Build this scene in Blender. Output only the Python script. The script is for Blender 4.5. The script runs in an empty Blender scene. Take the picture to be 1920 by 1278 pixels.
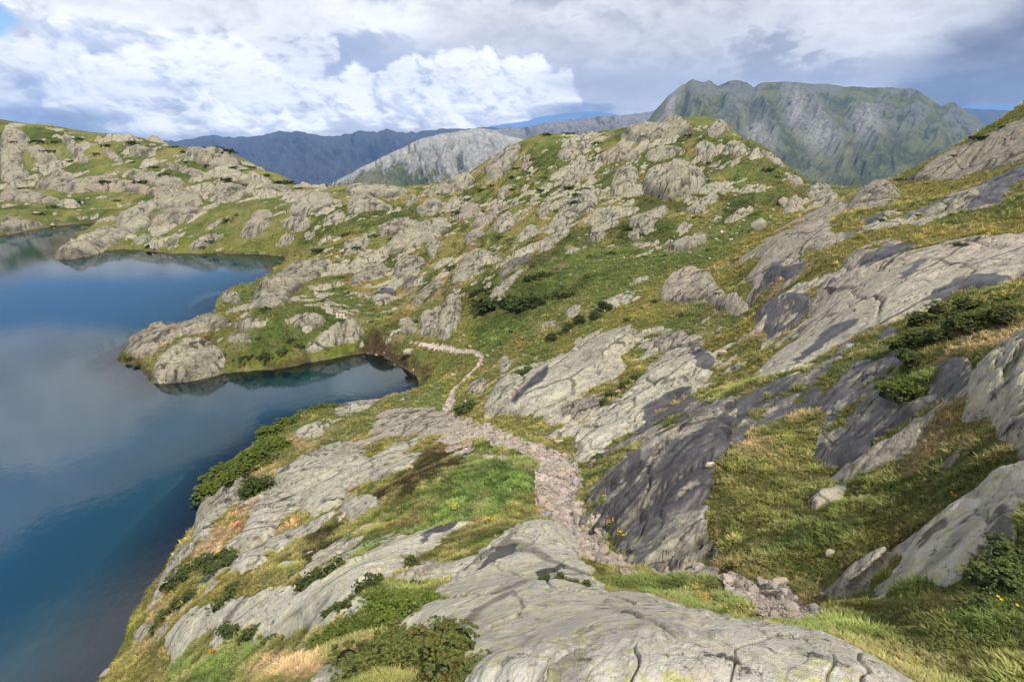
import bpy, math, random
import numpy as np

# ------------------------------------------------------------------ camera, sky, sun, exposure
SC = bpy.context.scene
COL = SC.collection
RNG = np.random.default_rng(7)
random.seed(7)
CAMZ = 22.0
PITCH = math.radians(22.0)
F = 960.0
CP, SP = math.cos(PITCH), math.sin(PITCH)

cam_d = bpy.data.cameras.new('camera')
cam_d.sensor_width = 36.0
cam_d.lens = 18.0
cam_d.clip_start = 0.05
cam_d.clip_end = 60000.0
cam = bpy.data.objects.new('camera', cam_d)
cam.location = (0, 0, CAMZ)
cam.rotation_euler = (math.radians(90) - PITCH, 0, 0)
COL.objects.link(cam)
SC.camera = cam

SUN_DIR = np.array([0.24, -0.45, 0.86]); SUN_DIR /= np.linalg.norm(SUN_DIR)
sun_el = math.asin(SUN_DIR[2])
sun_az = math.atan2(SUN_DIR[0], SUN_DIR[1])            # clockwise from +y
sun_d = bpy.data.lights.new('sun', 'SUN')
sun_d.energy = 4.2
sun_d.angle = math.radians(0.6)
sun_d.color = (1.0, 0.955, 0.87)
sun = bpy.data.objects.new('sun', sun_d)
sun.rotation_euler = (math.radians(90) - sun_el, 0, math.pi - sun_az)
COL.objects.link(sun)

SC.view_settings.view_transform = 'Standard'
SC.view_settings.look = 'None'
SC.view_settings.exposure = 0.2
SC.view_settings.gamma = 1.0
SC.view_settings.use_curve_mapping = False
SC.cycles.max_bounces = 6
SC.cycles.transparent_max_bounces = 12
SC.cycles.volume_bounces = 0
SC.cycles.use_denoising = True
SC.cycles.use_adaptive_sampling = True
SC.cycles.adaptive_threshold = 0.015


class NT:
    """small helper to write node trees"""
    def __init__(s, tree):
        s.t = tree
        tree.nodes.clear()

    def n(s, typ, **kw):
        nd = s.t.nodes.new(typ)
        for k, v in kw.items():
            setattr(nd, k, v)
        return nd

    def put(s, sock, v):
        if v is None:
            return
        if isinstance(v, bpy.types.NodeSocket):
            s.t.links.new(v, sock)
        elif isinstance(v, (tuple, list)) and sock.type == 'RGBA' and len(v) == 3:
            sock.default_value = (*v, 1)
        else:
            sock.default_value = v

    def m(s, op, a, b=None, c=None, clamp=False):
        nd = s.n('ShaderNodeMath', operation=op, use_clamp=clamp)
        for i, v in enumerate((a, b, c)):
            s.put(nd.inputs[i], v)
        return nd.outputs[0]

    def vm(s, op, a, b=None, scale=None):
        nd = s.n('ShaderNodeVectorMath', operation=op)
        s.put(nd.inputs[0], a)
        s.put(nd.inputs[1], b)
        if scale is not None:
            s.put(nd.inputs['Scale'], scale)
        return nd.outputs['Value'] if op in ('LENGTH', 'DOT_PRODUCT', 'DISTANCE') else nd.outputs[0]

    def mix(s, fac, a, b, blend='MIX'):
        nd = s.n('ShaderNodeMix', data_type='RGBA', blend_type=blend)
        s.put(nd.inputs[0], fac)
        s.put(nd.inputs[6], a)
        s.put(nd.inputs[7], b)
        return nd.outputs[2]

    def noise(s, vec, scale, detail=4, rough=0.55, dist=0.0, dim='3D', w=None):
        nd = s.n('ShaderNodeTexNoise', noise_dimensions=dim)
        s.put(nd.inputs['Vector'], vec)
        nd.inputs['Scale'].default_value = scale
        nd.inputs['Detail'].default_value = detail
        nd.inputs['Roughness'].default_value = rough
        nd.inputs['Distortion'].default_value = dist
        if w is not None:
            nd.inputs['W'].default_value = w
        return nd.outputs[0]

    def voro(s, vec, scale, feature='F1', detail=0, out='Distance', rand=1.0):
        nd = s.n('ShaderNodeTexVoronoi', feature=feature)
        s.put(nd.inputs['Vector'], vec)
        nd.inputs['Scale'].default_value = scale
        if 'Detail' in nd.inputs:
            nd.inputs['Detail'].default_value = detail
        nd.inputs['Randomness'].default_value = rand
        return nd.outputs[out]

    def ss(s, v, lo, hi, a=0.0, b=1.0):
        nd = s.n('ShaderNodeMapRange', interpolation_type='SMOOTHSTEP')
        s.put(nd.inputs[0], v)
        nd.inputs[1].default_value = lo
        nd.inputs[2].default_value = hi
        nd.inputs[3].default_value = a
        nd.inputs[4].default_value = b
        return nd.outputs[0]

    def attr(s, name, typ='GEOMETRY'):
        return s.n('ShaderNodeAttribute', attribute_name=name, attribute_type=typ)

    def sep(s, col):
        nd = s.n('ShaderNodeSeparateColor')
        s.put(nd.inputs[0], col)
        return nd.outputs

    def bump(s, h, strength, dist):
        nd = s.n('ShaderNodeBump')
        nd.inputs['Strength'].default_value = strength
        s.put(nd.inputs['Distance'], dist)
        s.put(nd.inputs['Height'], h)
        return nd.outputs[0]

    def principled(s, col, rough=0.9, normal=None, spec=0.3):
        nd = s.n('ShaderNodeBsdfPrincipled')
        s.put(nd.inputs['Base Color'], col)
        s.put(nd.inputs['Roughness'], rough)
        nd.inputs['Specular IOR Level'].default_value = spec
        s.put(nd.inputs['Normal'], normal)
        return nd

    def out(s, shader):
        o = s.n('ShaderNodeOutputMaterial')
        s.t.links.new(shader, o.inputs['Surface'])


def material(name):
    m = bpy.data.materials.new(name)
    m.use_nodes = True
    return m, NT(m.node_tree)


# ------------------------------------------------------------------ noise
_T = np.random.default_rng(11).random((512, 512)).astype(np.float32) * 2 - 1


def vnoise(x, y, seed=0):
    """smooth value noise in -1..1"""
    x = x + seed * 17.31
    y = y + seed * 9.77
    xi = np.floor(x).astype(np.int64); yi = np.floor(y).astype(np.int64)
    fx = (x - xi).astype(np.float32); fy = (y - yi).astype(np.float32)
    fx = fx * fx * fx * (fx * (fx * 6 - 15) + 10); fy = fy * fy * fy * (fy * (fy * 6 - 15) + 10)
    a = (xi + seed * 37) & 511; a1 = (a + 1) & 511
    b = (yi + seed * 91) & 511; b1 = (b + 1) & 511
    return (_T[a, b] * (1 - fx) + _T[a1, b] * fx) * (1 - fy) + (_T[a, b1] * (1 - fx) + _T[a1, b1] * fx) * fy


def fbm(x, y, octaves, seed=0, gain=0.5):
    s = 0; a = 1.0; f = 1.0; tot = 0
    for i in range(octaves):
        cr, sr = math.cos(i * 0.7), math.sin(i * 0.7)
        s = s + a * vnoise((x * cr - y * sr) * f, (x * sr + y * cr) * f, seed + i)
        tot += a; a *= gain; f *= 2.03
    return s / tot * 1.6


def sstep(v, lo, hi):
    t = np.clip((v - lo) / (hi - lo), 0, 1)
    return t * t * (3 - 2 * t)




# ------------------------------------------------------------------ sky: Nishita where the clouds leave it open, computed cumulus elsewhere
def az_el(px, py):
    u, v = (np.asarray(px, float) - 960) / F, (639 - np.asarray(py, float)) / F
    y_, z_ = CP + v * SP, -SP + v * CP
    return np.arctan2(u, y_), np.arctan2(z_, np.hypot(u, y_))


SKW, SKH = 2048, 700
AZ0, AZ1, EL0, EL1 = -1.2, 1.2, -0.10, 0.72
sa, se = np.meshgrid(np.linspace(AZ0, AZ1, SKW), np.linspace(EL0, EL1, SKH))      # rows go up
PPR = SKW / (AZ1 - AZ0)                                   # picture elements per radian
ux, uy = sa * 8.0, se * 11.0
f_big = fbm(ux * .55, uy * .8, 6, 41); f_mid = fbm(ux * 1.6 + .5 * f_big, uy * 2.2, 6, 44); f_fine = fbm(ux * 5 + f_mid, uy * 6.5, 6, 47, .55)


def blobs(items):
    s_ = np.zeros_like(sa)
    for px, py, rx, ry, amp in items:
        a, e = az_el(px, py)
        s_ = s_ + amp * np.exp(-((sa - a) / (rx / F)) ** 2 - ((se - e) / (ry / F)) ** 2)
    return s_


def mixc(f, a, b):
    f = np.clip(f, 0, 1)[..., None]
    return a * (1 - f) + np.asarray(b) * f


# layered overcast
skc = np.ones(sa.shape + (3,)) * np.array([0.56, 0.59, 0.68])
skc = mixc(sstep(f_big + .4 * f_mid, -.35, .55), skc, (0.74, 0.75, 0.79))
skc = mixc(.8 * sstep(blobs([(215, 120, 110, 70, 1.0), (690, 120, 170, 60, .8), (620, 60, 90, 40, .5), (60, 190, 140, 40, .8), (790, 180, 80, 30, .4)]) + .25 * f_mid, .25, .95), skc, (0.40, 0.48, 0.655))
skc = mixc(.75 * sstep(blobs([(1250, 30, 260, 70, .7), (1560, 60, 200, 70, .8), (1760, 60, 90, 80, .7), (880, 40, 120, 30, .5), (1130, 120, 60, 50, .5)]) + .45 * f_mid + .15 * f_fine, .15, .9), skc, (0.80, 0.805, 0.825))
skc = mixc(.7 * sstep(blobs([(1010, 105, 150, 38, .9), (1320, 120, 150, 60, .6), (930, 60, 90, 30, .5), (1480, 30, 40, 30, .3), (1690, 130, 90, 50, .5)]) + .35 * f_mid, .2, .95), skc, (0.50, 0.515, 0.575))
skc = mixc(.9 * sstep(blobs([(1885, 150, 110, 50, 1.0), (1850, 188, 120, 16, .9), (2050, 120, 160, 120, 1.0)]) + .25 * f_mid, .25, 1.0), skc, (0.17, 0.18, 0.23))
skc = mixc(.75 * sstep(blobs([(1440, 90, 50, 24, .6), (1475, 105, 55, 24, .6), (1420, 142, 30, 12, .8), (1560, 146, 40, 12, 1.0), (1490, 125, 100, 40, .35)]) + .7 * f_fine + .3 * f_mid, .25, 1.35), skc, (0.25, 0.27, 0.34))


def bank(rng_, items):
    """heaped clouds: big puffs carrying smaller ones, kept as a height field and lit from the upper right"""
    zf = np.full(sa.shape, -1.0); up_ = np.zeros(sa.shape)
    def ball(a, e, r_, z_):
        i0 = max(0, int((e - r_ - EL0) / (EL1 - EL0) * (SKH - 1))); i1 = min(SKH, int((e + r_ - EL0) / (EL1 - EL0) * (SKH - 1)) + 2)
        j0 = max(0, int((a - r_ - AZ0) / (AZ1 - AZ0) * (SKW - 1))); j1 = min(SKW, int((a + r_ - AZ0) / (AZ1 - AZ0) * (SKW - 1)) + 2)
        if i1 <= i0 or j1 <= j0:
            return
        d2 = (sa[i0:i1, j0:j1] - a) ** 2 + (se[i0:i1, j0:j1] - e) ** 2
        h = np.where(d2 < r_ * r_, z_ + np.sqrt(np.maximum(r_ * r_ - d2, 0)), -1)
        zf[i0:i1, j0:j1] = np.maximum(zf[i0:i1, j0:j1], h)
    for px, py, R_, n in items:
        for k_ in range(n):
            x_ = px + rng_.normal(0, R_ * .55); y_ = py + rng_.normal(0, R_ * .33); r0 = R_ * rng_.uniform(.45, .8)
            a, e = az_el(x_, y_); a = float(a); e = float(e); r_ = r0 / F
            ball(a, e, r_, 0)
            for q in range(9):
                t_ = rng_.uniform(-.5, 3.6); rr = r_ * rng_.uniform(.28, .5); dd = r_ * rng_.uniform(.55, .95)
                a2, e2, z2 = a + dd * math.cos(t_), e + dd * math.sin(t_), r_ * rng_.uniform(.0, .5)
                ball(a2, e2, rr, z2)
                for q2 in range(6):
                    t2 = rng_.uniform(-.6, 3.8); r3 = rr * rng_.uniform(.25, .5); d3 = rr * rng_.uniform(.6, 1.0)
                    ball(a2 + d3 * math.cos(t2), e2 + d3 * math.sin(t2), r3, z2 + rr * rng_.uniform(0, .5))
    return zf


def blur(a, k_):
    for ax in (0, 1):
        c = np.cumsum(np.concatenate([np.repeat(np.take(a, [0], ax), k_ + 1, ax), a, np.repeat(np.take(a, [-1], ax), k_, ax)], ax), ax)
        n = a.shape[ax]
        a = (np.take(c, np.arange(2 * k_ + 1, 2 * k_ + 1 + n), ax) - np.take(c, np.arange(0, n), ax)) / (2 * k_ + 1)
    return a


srng = np.random.default_rng(5)
BANKS = [([(60, 105, 60, 4), (110, 140, 45, 4), (30, 160, 60, 4), (-60, 120, 90, 5)], .75),
         ([(330, 110, 60, 5), (420, 90, 70, 5), (490, 120, 70, 5), (300, 60, 50, 3), (380, 30, 70, 4), (560, 110, 40, 3), (230, 20, 80, 4), (150, 20, 60, 3)], .7),
         ([(180, 205, 55, 5), (250, 190, 60, 6), (330, 175, 70, 7), (420, 180, 70, 7), (500, 205, 50, 6), (570, 205, 50, 5), (640, 205, 50, 5), (700, 210, 45, 5), (760, 218, 35, 5), (300, 215, 60, 6), (400, 222, 55, 6), (150, 225, 40, 4)], 1.0),
         ([(830, 175, 60, 6), (900, 170, 65, 6), (960, 180, 55, 6), (1020, 190, 45, 5), (880, 205, 50, 6), (960, 210, 50, 6), (820, 205, 40, 5)], .92)]
for items, strength in BANKS:
    zf = bank(srng, items)
    cov = blur((zf > -.5).astype(float), 3)
    zz = blur(np.where(zf > -.5, zf, 0), 2) + .004 * f_fine * cov
    gx = np.gradient(zz, axis=1) * PPR; gy = np.gradient(zz, axis=0) * (SKH / (EL1 - EL0))
    nl = 1 / np.sqrt(1 + gx ** 2 + gy ** 2)
    lam = (-gx * .30 - gy * .62 + .72) * nl
    lam = blur(lam, 1)
    lam = .65 * lam + .35 * blur(lam, 7) + .10 * f_fine
    lc = mixc(sstep(lam, -.10, .80), np.ones_like(skc) * np.array([.58, .63, .74]), (1.08, 1.08, 1.08))
    al = sstep(blur(cov, 4) + .45 * f_fine + .2 * f_mid, .25, .95)
    # vapour softens the lower part of each bank
    al = al * strength * sstep(blur(cov, 6), .02, .25)
    skc = skc * (1 - al[..., None]) + lc * al[..., None]
# dim flat bases and the blue mountain shade below the banks
skc = mixc(.8 * sstep(blobs([(90, 222, 110, 20, 1.0), (250, 262, 200, 10, .8), (640, 248, 260, 7, .5), (1085, 205, 90, 13, 1.1), (990, 222, 80, 8, .6)]) + .25 * f_fine, .35, .9), skc, (0.24, 0.32, 0.50))
skc = mixc(.55 * sstep(f_mid * .6 + f_fine * .5, .1, .9) * sstep(blobs([(500, 150, 460, 110, 1.0), (960, 190, 250, 50, 1)]), .2, .8), skc, (.80, .82, .865))
# openings: clear air top left, slits over the far ridges, and the clear band higher up that the lake mirrors
def sky_blobs(items):
    s_ = np.zeros_like(sa)
    for a, e, ra, re, amp in items:
        s_ = s_ + amp * np.exp(-((sa - math.radians(a)) / math.radians(ra)) ** 2 - ((se - math.radians(e)) / math.radians(re)) ** 2)
    return s_


opn = blobs([(-25, 22, 60, 34, 1.15)]) + sky_blobs([(-44, 12.6, 8, 2.0, 1.4), (-34, 14.6, 9, 2.6, 1.4), (-24, 17, 9, 4.2, 1.4), (-15, 20, 8, 5, 1.2), (-38, 36, 26, 6.5, 1.5), (-10, 30, 18, 6, 1.2)]) + .22 * f_mid + .12 * f_fine
white = sky_blobs([(-45, 22, 9, 4.2, 1.2), (-32, 10.0, 11, 1.7, 1.3), (-20, 10.2, 12, 1.8, 1.0), (-17, 24.5, 6, 2.6, 1.1)])
opn = opn - 1.2 * white
skc = mixc(.95 * sstep(white + .2 * f_mid + .15 * f_fine, .25, .8), skc, (.93, .94, .96))
opn = sstep(opn, .42, .72)
slit = sstep(blobs([(1070, 226, 75, 9, 1.0), (1110, 219, 50, 8, .8), (950, 240, 40, 5, .8), (1838, 206, 55, 7, 1.0), (1000, 236, 50, 6, .7)]) + .12 * f_fine, .40, .55)
skc = mixc(slit * (1 - opn), skc, (0.17, 0.30, 0.56))
edge = sstep(sa, AZ0, AZ0 + .2) * sstep(-sa, -AZ1, -AZ1 + .2) * sstep(-se, -EL1, -EL1 + .12)
img = bpy.data.images.new('cloud_cover', SKW, SKH, alpha=True, float_buffer=True)
img.colorspace_settings.name = 'Non-Color'
skc = skc * np.clip(.97 + .09 * f_fine + .11 * f_mid + .08 * f_big, .7, 1.15)[..., None]
skc = mixc(.6 * sstep(blobs([(1240, 165, 120, 22, .8), (1130, 150, 120, 30, .7), (1640, 135, 160, 22, .8), (1300, 60, 60, 30, .4)]) + .35 * f_mid + .1 * f_fine, .25, .9), skc, (0.42, 0.44, 0.51))
skc = skc * (1 + .40 * np.exp(-(np.clip(se, 0, 1) / .13) ** 2))[..., None]      # bright low cloud, seen through the air between
px4 = np.concatenate([skc, (edge * 1.0)[..., None]], 2).astype(np.float32)
img.pixels.foreach_set(px4.ravel())
img2 = bpy.data.images.new('cloud_openings', SKW, SKH, alpha=True, float_buffer=True)
img2.colorspace_settings.name = 'Non-Color'
img2.pixels.foreach_set(np.repeat(np.stack([opn * edge] * 3 + [edge], 2), 1, 2).astype(np.float32).ravel())
img.pack(); img2.pack()

world = bpy.data.worlds.new('World')
SC.world = world
world.use_nodes = True
w = NT(world.node_tree)
dirv = w.n('ShaderNodeTexCoord').outputs['Generated']
sx = w.n('ShaderNodeSeparateXYZ'); w.put(sx.inputs[0], dirv)
sky = w.n('ShaderNodeTexSky', sky_type='NISHITA')
sky.sun_disc = False
sky.sun_elevation = sun_el
sky.sun_rotation = sun_az
sky.altitude = 2300
sky.air_density = 1.0
sky.dust_density = 0.3
sky.ozone_density = 3.0
AZ = w.m('ARCTAN2', sx.outputs[0], sx.outputs[1])
EL = w.m('ARCSINE', sx.outputs[2])
cv = w.n('ShaderNodeCombineXYZ')
w.put(cv.inputs[0], w.m('DIVIDE', w.m('SUBTRACT', AZ, AZ0), AZ1 - AZ0, clamp=True))
w.put(cv.inputs[1], w.m('DIVIDE', w.m('SUBTRACT', EL, EL0), EL1 - EL0, clamp=True))
ti_ = []
for im in (img, img2):
    nd = w.n('ShaderNodeTexImage', image=im, extension='EXTEND', interpolation='Linear')
    w.put(nd.inputs[0], cv.outputs[0])
    ti_.append(nd)
# the rest of the sky: the same broken overcast, without a picture
soft = w.noise(dirv, 3.0, 5, 0.6)
rest = w.mix(w.ss(soft, 0.35, 0.65), (0.56, 0.60, 0.69), (0.82, 0.83, 0.86))
SKY_STR = 0.15
nish = w.vm('SCALE', sky.outputs[0], scale=SKY_STR)
cl = w.mix(ti_[0].outputs['Alpha'], rest, ti_[0].outputs['Color'])
both = w.mix(w.sep(ti_[1].outputs['Color'])[0], cl, nish)
bg = w.n('ShaderNodeBackground')
w.put(bg.inputs['Color'], both)
bg.inputs['Strength'].default_value = 1.0
wo = w.n('ShaderNodeOutputWorld')
w.t.links.new(bg.outputs[0], wo.inputs['Surface'])
world.cycles.sampling_method = 'MANUAL'
world.cycles.sample_map_resolution = 512

# ------------------------------------------------------------------ noise and geometry helpers
def cells(x, y, seed=0):
    """voronoi: distance to the border and a random value per cell"""
    xi = np.floor(x).astype(np.int64); yi = np.floor(y).astype(np.int64)
    d1 = np.full(x.shape, 9.0, np.float32); d2 = d1.copy(); idv = np.zeros_like(d1)
    for i in (-1, 0, 1):
        for j in (-1, 0, 1):
            a = (xi + i + seed * 53) & 511; b = (yi + j + seed * 29) & 511
            px = xi + i + 0.5 + 0.45 * _T[a, b]; py = yi + j + 0.5 + 0.45 * _T[b, (a + 101) & 511]
            d = ((px - x) ** 2 + (py - y) ** 2).astype(np.float32)
            near = d < d1
            d2 = np.where(near, d1, np.minimum(d2, d))
            idv = np.where(near, _T[(a + 7) & 511, (b + 211) & 511], idv)
            d1 = np.where(near, d, d1)
    return np.sqrt(d2) - np.sqrt(d1), idv


def ray(px, py):
    u = (np.asarray(px, float) - 960) / F; v = (639 - np.asarray(py, float)) / F
    fy = CP + v * SP; up = -SP + v * CP
    hr = np.hypot(u, fy)
    return np.arctan2(u, fy), up / hr, hr


def chaikin(p, n=1):
    p = np.asarray(p, float)
    for _ in range(n):
        q = np.roll(p, -1, 0)
        p = np.stack([p * 0.78 + q * 0.22, p * 0.22 + q * 0.78], 1).reshape(-1, 2)
    return p


def poly_sd(tx, ty, poly):
    """signed distance to a polygon, positive inside"""
    d2 = np.full(tx.shape, 1e9); ins = np.zeros(tx.shape, bool)
    q = np.roll(poly, -1, 0)
    for (ax, ay), (bx, by) in zip(poly, q):
        ex, ey = bx - ax, by - ay
        wx, wy = tx - ax, ty - ay
        t = np.clip((wx * ex + wy * ey) / (ex * ex + ey * ey + 1e-12), 0, 1)
        d2 = np.minimum(d2, (wx - t * ex) ** 2 + (wy - t * ey) ** 2)
        c = (ay > ty) != (by > ty)
        if ey != 0:
            ins ^= c & (tx < ex * (ty - ay) / ey + ax)
    d = np.sqrt(d2)
    return np.where(ins, d, -d)


# ------------------------------------------------------------------ the lie of the land
# measured ground points: photo direction and distance ahead of the camera (m)
GP = '''960 1278 2 960 1400 1.75 1300 1278 1.95 1600 1278 2.1 1750 1278 2.6 1900 1278 2.5 2100 1278 2.4 2100 1100 2.9
860 1278 2.3 700 1278 2.8 500 1278 9 300 1278 16 200 1278 21.5 640 1270 3.4 560 1250 6.5 820 1250 3 760 1200 4.4 700 1170 5.6
640 1150 8 620 1200 5.8 560 1180 9.5 480 1200 11.5 400 1210 13.5 340 1200 16 280 1200 19.5 250 1172 23.6 1000 1215 3.2
1000 1150 4.4 1000 1110 5.4 1150 1150 4.3 1150 1195 3.0 1300 1170 3.3 1330 1162 4.2 1450 1180 2.8 1000 1240 2.5 1300 1215 2.4
1500 1230 2.35 1600 1250 2.3 1450 1120 5.5 1490 1165 4.5 1550 1200 3.6 1380 1095 6.3 1300 1075 7.3 1160 1065 8.8 1090 1010 11 1050 960 13
1045 880 17.5 960 835 22 880 790 30 840 760 36 870 715 41 900 680 45 800 645 52 765 650 51.5 700 628 55
1000 985 10.5 1060 1060 8.3 960 1080 7.6 880 1110 6.8 820 1125 6.6 900 1040 9.2 860 1050 9.8 760 1100 8 720 1130 7.4
780 1040 11.2 870 985 13 700 1060 11 640 1070 12.5 560 1110 12.6 460 1130 14.8 400 1160 15.5 340 1160 18 600 1040 15.5
520 1060 16 440 1060 19 360 1090 20.5 620 1000 19.5 800 960 15.5 900 920 16 950 880 17.5 1000 900 16.3 850 880 20
780 900 20 720 920 21 650 960 21 560 1000 21.5 480 1030 21.5 420 1020 23.5 380 1000 25.5 330 1050 25.5 300 1110 24
270 1160 23.3 450 920 30 400 930 32 500 870 32.5 440 860 35 530 800 38 600 770 41 700 755 42 760 740 43 560 920 27
620 870 29 640 800 36.5 700 840 31 760 850 27 780 800 33 830 830 27 720 780 37 930 740 33 920 700 38 1000 800 25.5
1050 820 22 1000 770 28 940 770 30 1050 700 32 1140 640 34 1150 700 30 1100 760 26.5 1100 850 19.5 1200 760 23.5
1250 700 26 1310 660 28 1150 820 20 1230 800 18.5 1290 770 18 1350 740 18 1400 700 20.5 1350 660 26 1440 640 24
1400 600 30 1300 600 35 1480 590 25 1140 900 14.5 1110 930 13.5 1150 980 11.3 1220 1045 8.9 1300 1040 8.4 1200 860 12.6
1280 820 12.5 1290 900 10.3 1340 850 10.6 1330 780 14 1380 760 13.3 1450 720 14 1550 680 14.2 1640 620 15.5 1400 850 10
1400 950 8.5 1380 1040 7.4 1500 900 8.8 1500 1000 7 1480 1080 6.1 1600 860 8.6 1600 960 6.9 1600 1060 5.5 1560 800 10.2
1500 760 12 1640 740 10.2 1700 660 11 1700 780 8.8 1760 860 6.9 1700 940 6.3 1700 1020 5.2 1780 720 8.6 1850 720 7.2
1900 680 7 1950 640 7.4 1850 820 6 1900 880 4.9 1850 960 4.6 1780 1000 4.9 1760 1080 4.2 1900 1000 3.7 1850 1080 3.7
1900 1150 3 1750 1180 3.3 1620 1130 4.4 1620 1200 3.5 1680 1250 2.9 2050 900 4 2050 700 6 2100 500 12 1760 620 12.5
1850 580 12 1900 550 12.5 1800 530 17 1700 560 17.5 1600 570 20 1550 620 18.5 1650 500 23 1750 480 21.5 1900 470 19
1850 440 23.5 1700 440 28 1600 440 30 1560 480 28 1450 560 27 1470 500 32 1400 540 32 1500 440 37 1560 390 46
1640 360 46 1680 390 36 1750 380 36 1830 390 28 1900 350 30 1800 330 42 1900 280 40 1960 250 38
760 420 92 800 470 78 740 490 78 700 550 68 720 600 60 780 600 57 840 592 55.5 850 540 61 860 480 72 900 430 82
850 390 98 950 400 86 960 460 71 1000 350 98 1050 400 79 1040 450 68 1100 330 98 1120 400 74 1120 450 63 1180 350 86
1180 420 68 1250 350 83 1250 410 67 1300 300 95 1300 380 72 1350 400 65 1380 330 82 1430 420 58 1350 470 52
1450 370 66 1500 390 60 1250 470 56 1150 480 57 1050 500 58 980 530 56 920 560 54 900 620 50 950 640 45.5 1000 600 47
1050 560 49 1100 600 42 1150 560 44 1200 520 48 1280 540 43 1350 560 36 1230 600 38 1100 660 36 1020 660 40.5
950 680 40 660 590 58 600 620 54.5 560 640 53.5 500 600 54 400 620 54.5 350 680 48.5 300 640 54 450 660 51 550 560 64
500 550 68 600 500 80 650 540 69 640 470 84 560 470 93 450 560 71 110 478 98.5 200 450 107 250 420 114 300 390 118
350 365 128 430 355 130 300 450 107 400 450 106 400 400 113 480 430 106 500 380 115 560 430 100 600 380 112 560 360 125
660 410 100 700 380 108 0 430 122 100 420 132 100 380 143 0 370 146 200 390 145 200 350 158 100 310 178 0 320 172
300 350 155 300 310 172 400 330 160 450 350 150 520 355 150 -300 400 135'''
SKYL = '''620 350 135 680 347 130 740 348 125 800 352 118 860 335 118 910 305 118 950 282 118 985 262 118 1020 255 118
1060 250 118 1120 255 116 1180 240 115 1240 230 115 1290 222 112 1330 222 110 1365 235 108 1400 262 103 1440 285 98
1480 315 90 1520 345 80 1560 352 70 1580 364 64 -150 190 190 0 232 190 60 238 190 110 252 190 200 258 190 270 268 190
340 275 188 420 282 182 470 305 175 530 330 165 580 348 155 -300 200 185 1920 200 46 1860 230 50 1800 270 54 1740 300 57 1690 325 58
1650 345 58 1600 362 60 1990 165 44 2150 80 44'''
# the shoreline, measured on the level of the water
SHORE = '''-700 1750 60 1420 150 1300 190 1270 222 1225 240 1190 250 1150 290 1095 330 1035 362 985 390 940 430 880 480 840 540 800
600 785 680 770 740 755 772 742 790 722 775 700 750 683 710 665 680 660 650 665 600 675 540 688 470 693 420 698
400 706 340 713 300 717 280 711 266 690 226 676 228 660 250 640 310 620 390 600 408 580 404 565 412 553 440 545
490 527 520 503 545 491 562 487 540 482 500 477 440 475 360 475 300 474 240 466 205 470 160 482 108 487 101 480
112 466 168 428 182 418 120 421 50 433 0 443 -120 452 -450 470 -1000 560 -1700 1000'''


def arr(s, k):
    return np.array(s.split(), float).reshape(-1, k)


gp = arr(GP, 3); sk = arr(SKYL, 3)
th, sl, hr = ray(gp[:, 0], gp[:, 1]); P_t = [th]; P_L = [np.log(gp[:, 2] * hr)]; P_q = [sl]
th, sl, hr = ray(sk[:, 0], sk[:, 1])
for k_, dq in ((1.0, 0.0), (1.28, -0.055), (1.75, -0.13), (2.6, -0.2), (4.2, -0.24)):
    sel = (sk[:, 2] * hr * k_ < 420) | (k_ == 1.0)
    P_t.append(th[sel]); P_L.append(np.log(sk[:, 2] * hr * k_)[sel]); P_q.append(sl[sel] + dq)
shp = arr(SHORE, 2)
th, sl, hr = ray(shp[:, 0], shp[:, 1])
shore_r = -CAMZ / sl
LAKE = chaikin(np.stack([th, np.log(shore_r)], 1), 2)
P_t.append(th); P_L.append(np.log(shore_r)); P_q.append((0.03 - CAMZ) / shore_r)
# under and beside the photographer
for a_ in np.radians([-75, -45, -15, 15, 45, 75]):
    P_t.append(np.array([a_])); P_L.append(np.array([math.log(0.5)])); P_q.append(np.array([-1.75 / 0.5]))
for a_, r_, z_ in ((-70, 6, 17), (-70, 20, 6), (70, 4, 19.2), (70, 12, 20.3), (72, 45, 32), (66, 100, 40), (-70, 250, 20)):
    P_t.append(np.array([math.radians(a_)])); P_L.append(np.array([math.log(r_)])); P_q.append(np.array([(z_ - CAMZ) / r_]))
P_t = np.concatenate(P_t); P_L = np.concatenate(P_L); P_q = np.concatenate(P_q)


def tps_fit(x, y, v, lam):
    n = len(x)
    d2 = (x[:, None] - x) ** 2 + (y[:, None] - y) ** 2
    K = 0.5 * d2 * np.log(d2 + 1e-12) + lam * np.eye(n)
    Pm = np.stack([np.ones(n), x, y], 1)
    A = np.block([[K, Pm], [Pm.T, np.zeros((3, 3))]])
    c = np.linalg.solve(A, np.concatenate([v, np.zeros(3)]))
    return c


TMAX = math.radians(68.0)
NT_, NR_ = 1060, 960
RMIN, RMAX = 0.35, 335.0
tg = np.linspace(-TMAX, TMAX, NT_); Lg = np.linspace(math.log(RMIN), math.log(RMAX), NR_)
rg = np.exp(Lg)
DT, DL = tg[1] - tg[0], Lg[1] - Lg[0]
cf = tps_fit(P_t, P_L, P_q, 2e-5)


def tps_grid(ts, Ls):
    out = np.empty((len(ts), len(Ls)))
    for i, t_ in enumerate(ts):
        d2 = (t_ - P_t[:, None]) ** 2 + (Ls[None, :] - P_L[:, None]) ** 2
        out[i] = cf[:-3] @ (0.5 * d2 * np.log(d2 + 1e-12)) + cf[-3] + cf[-2] * t_ + cf[-1] * Ls
    return out


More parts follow.
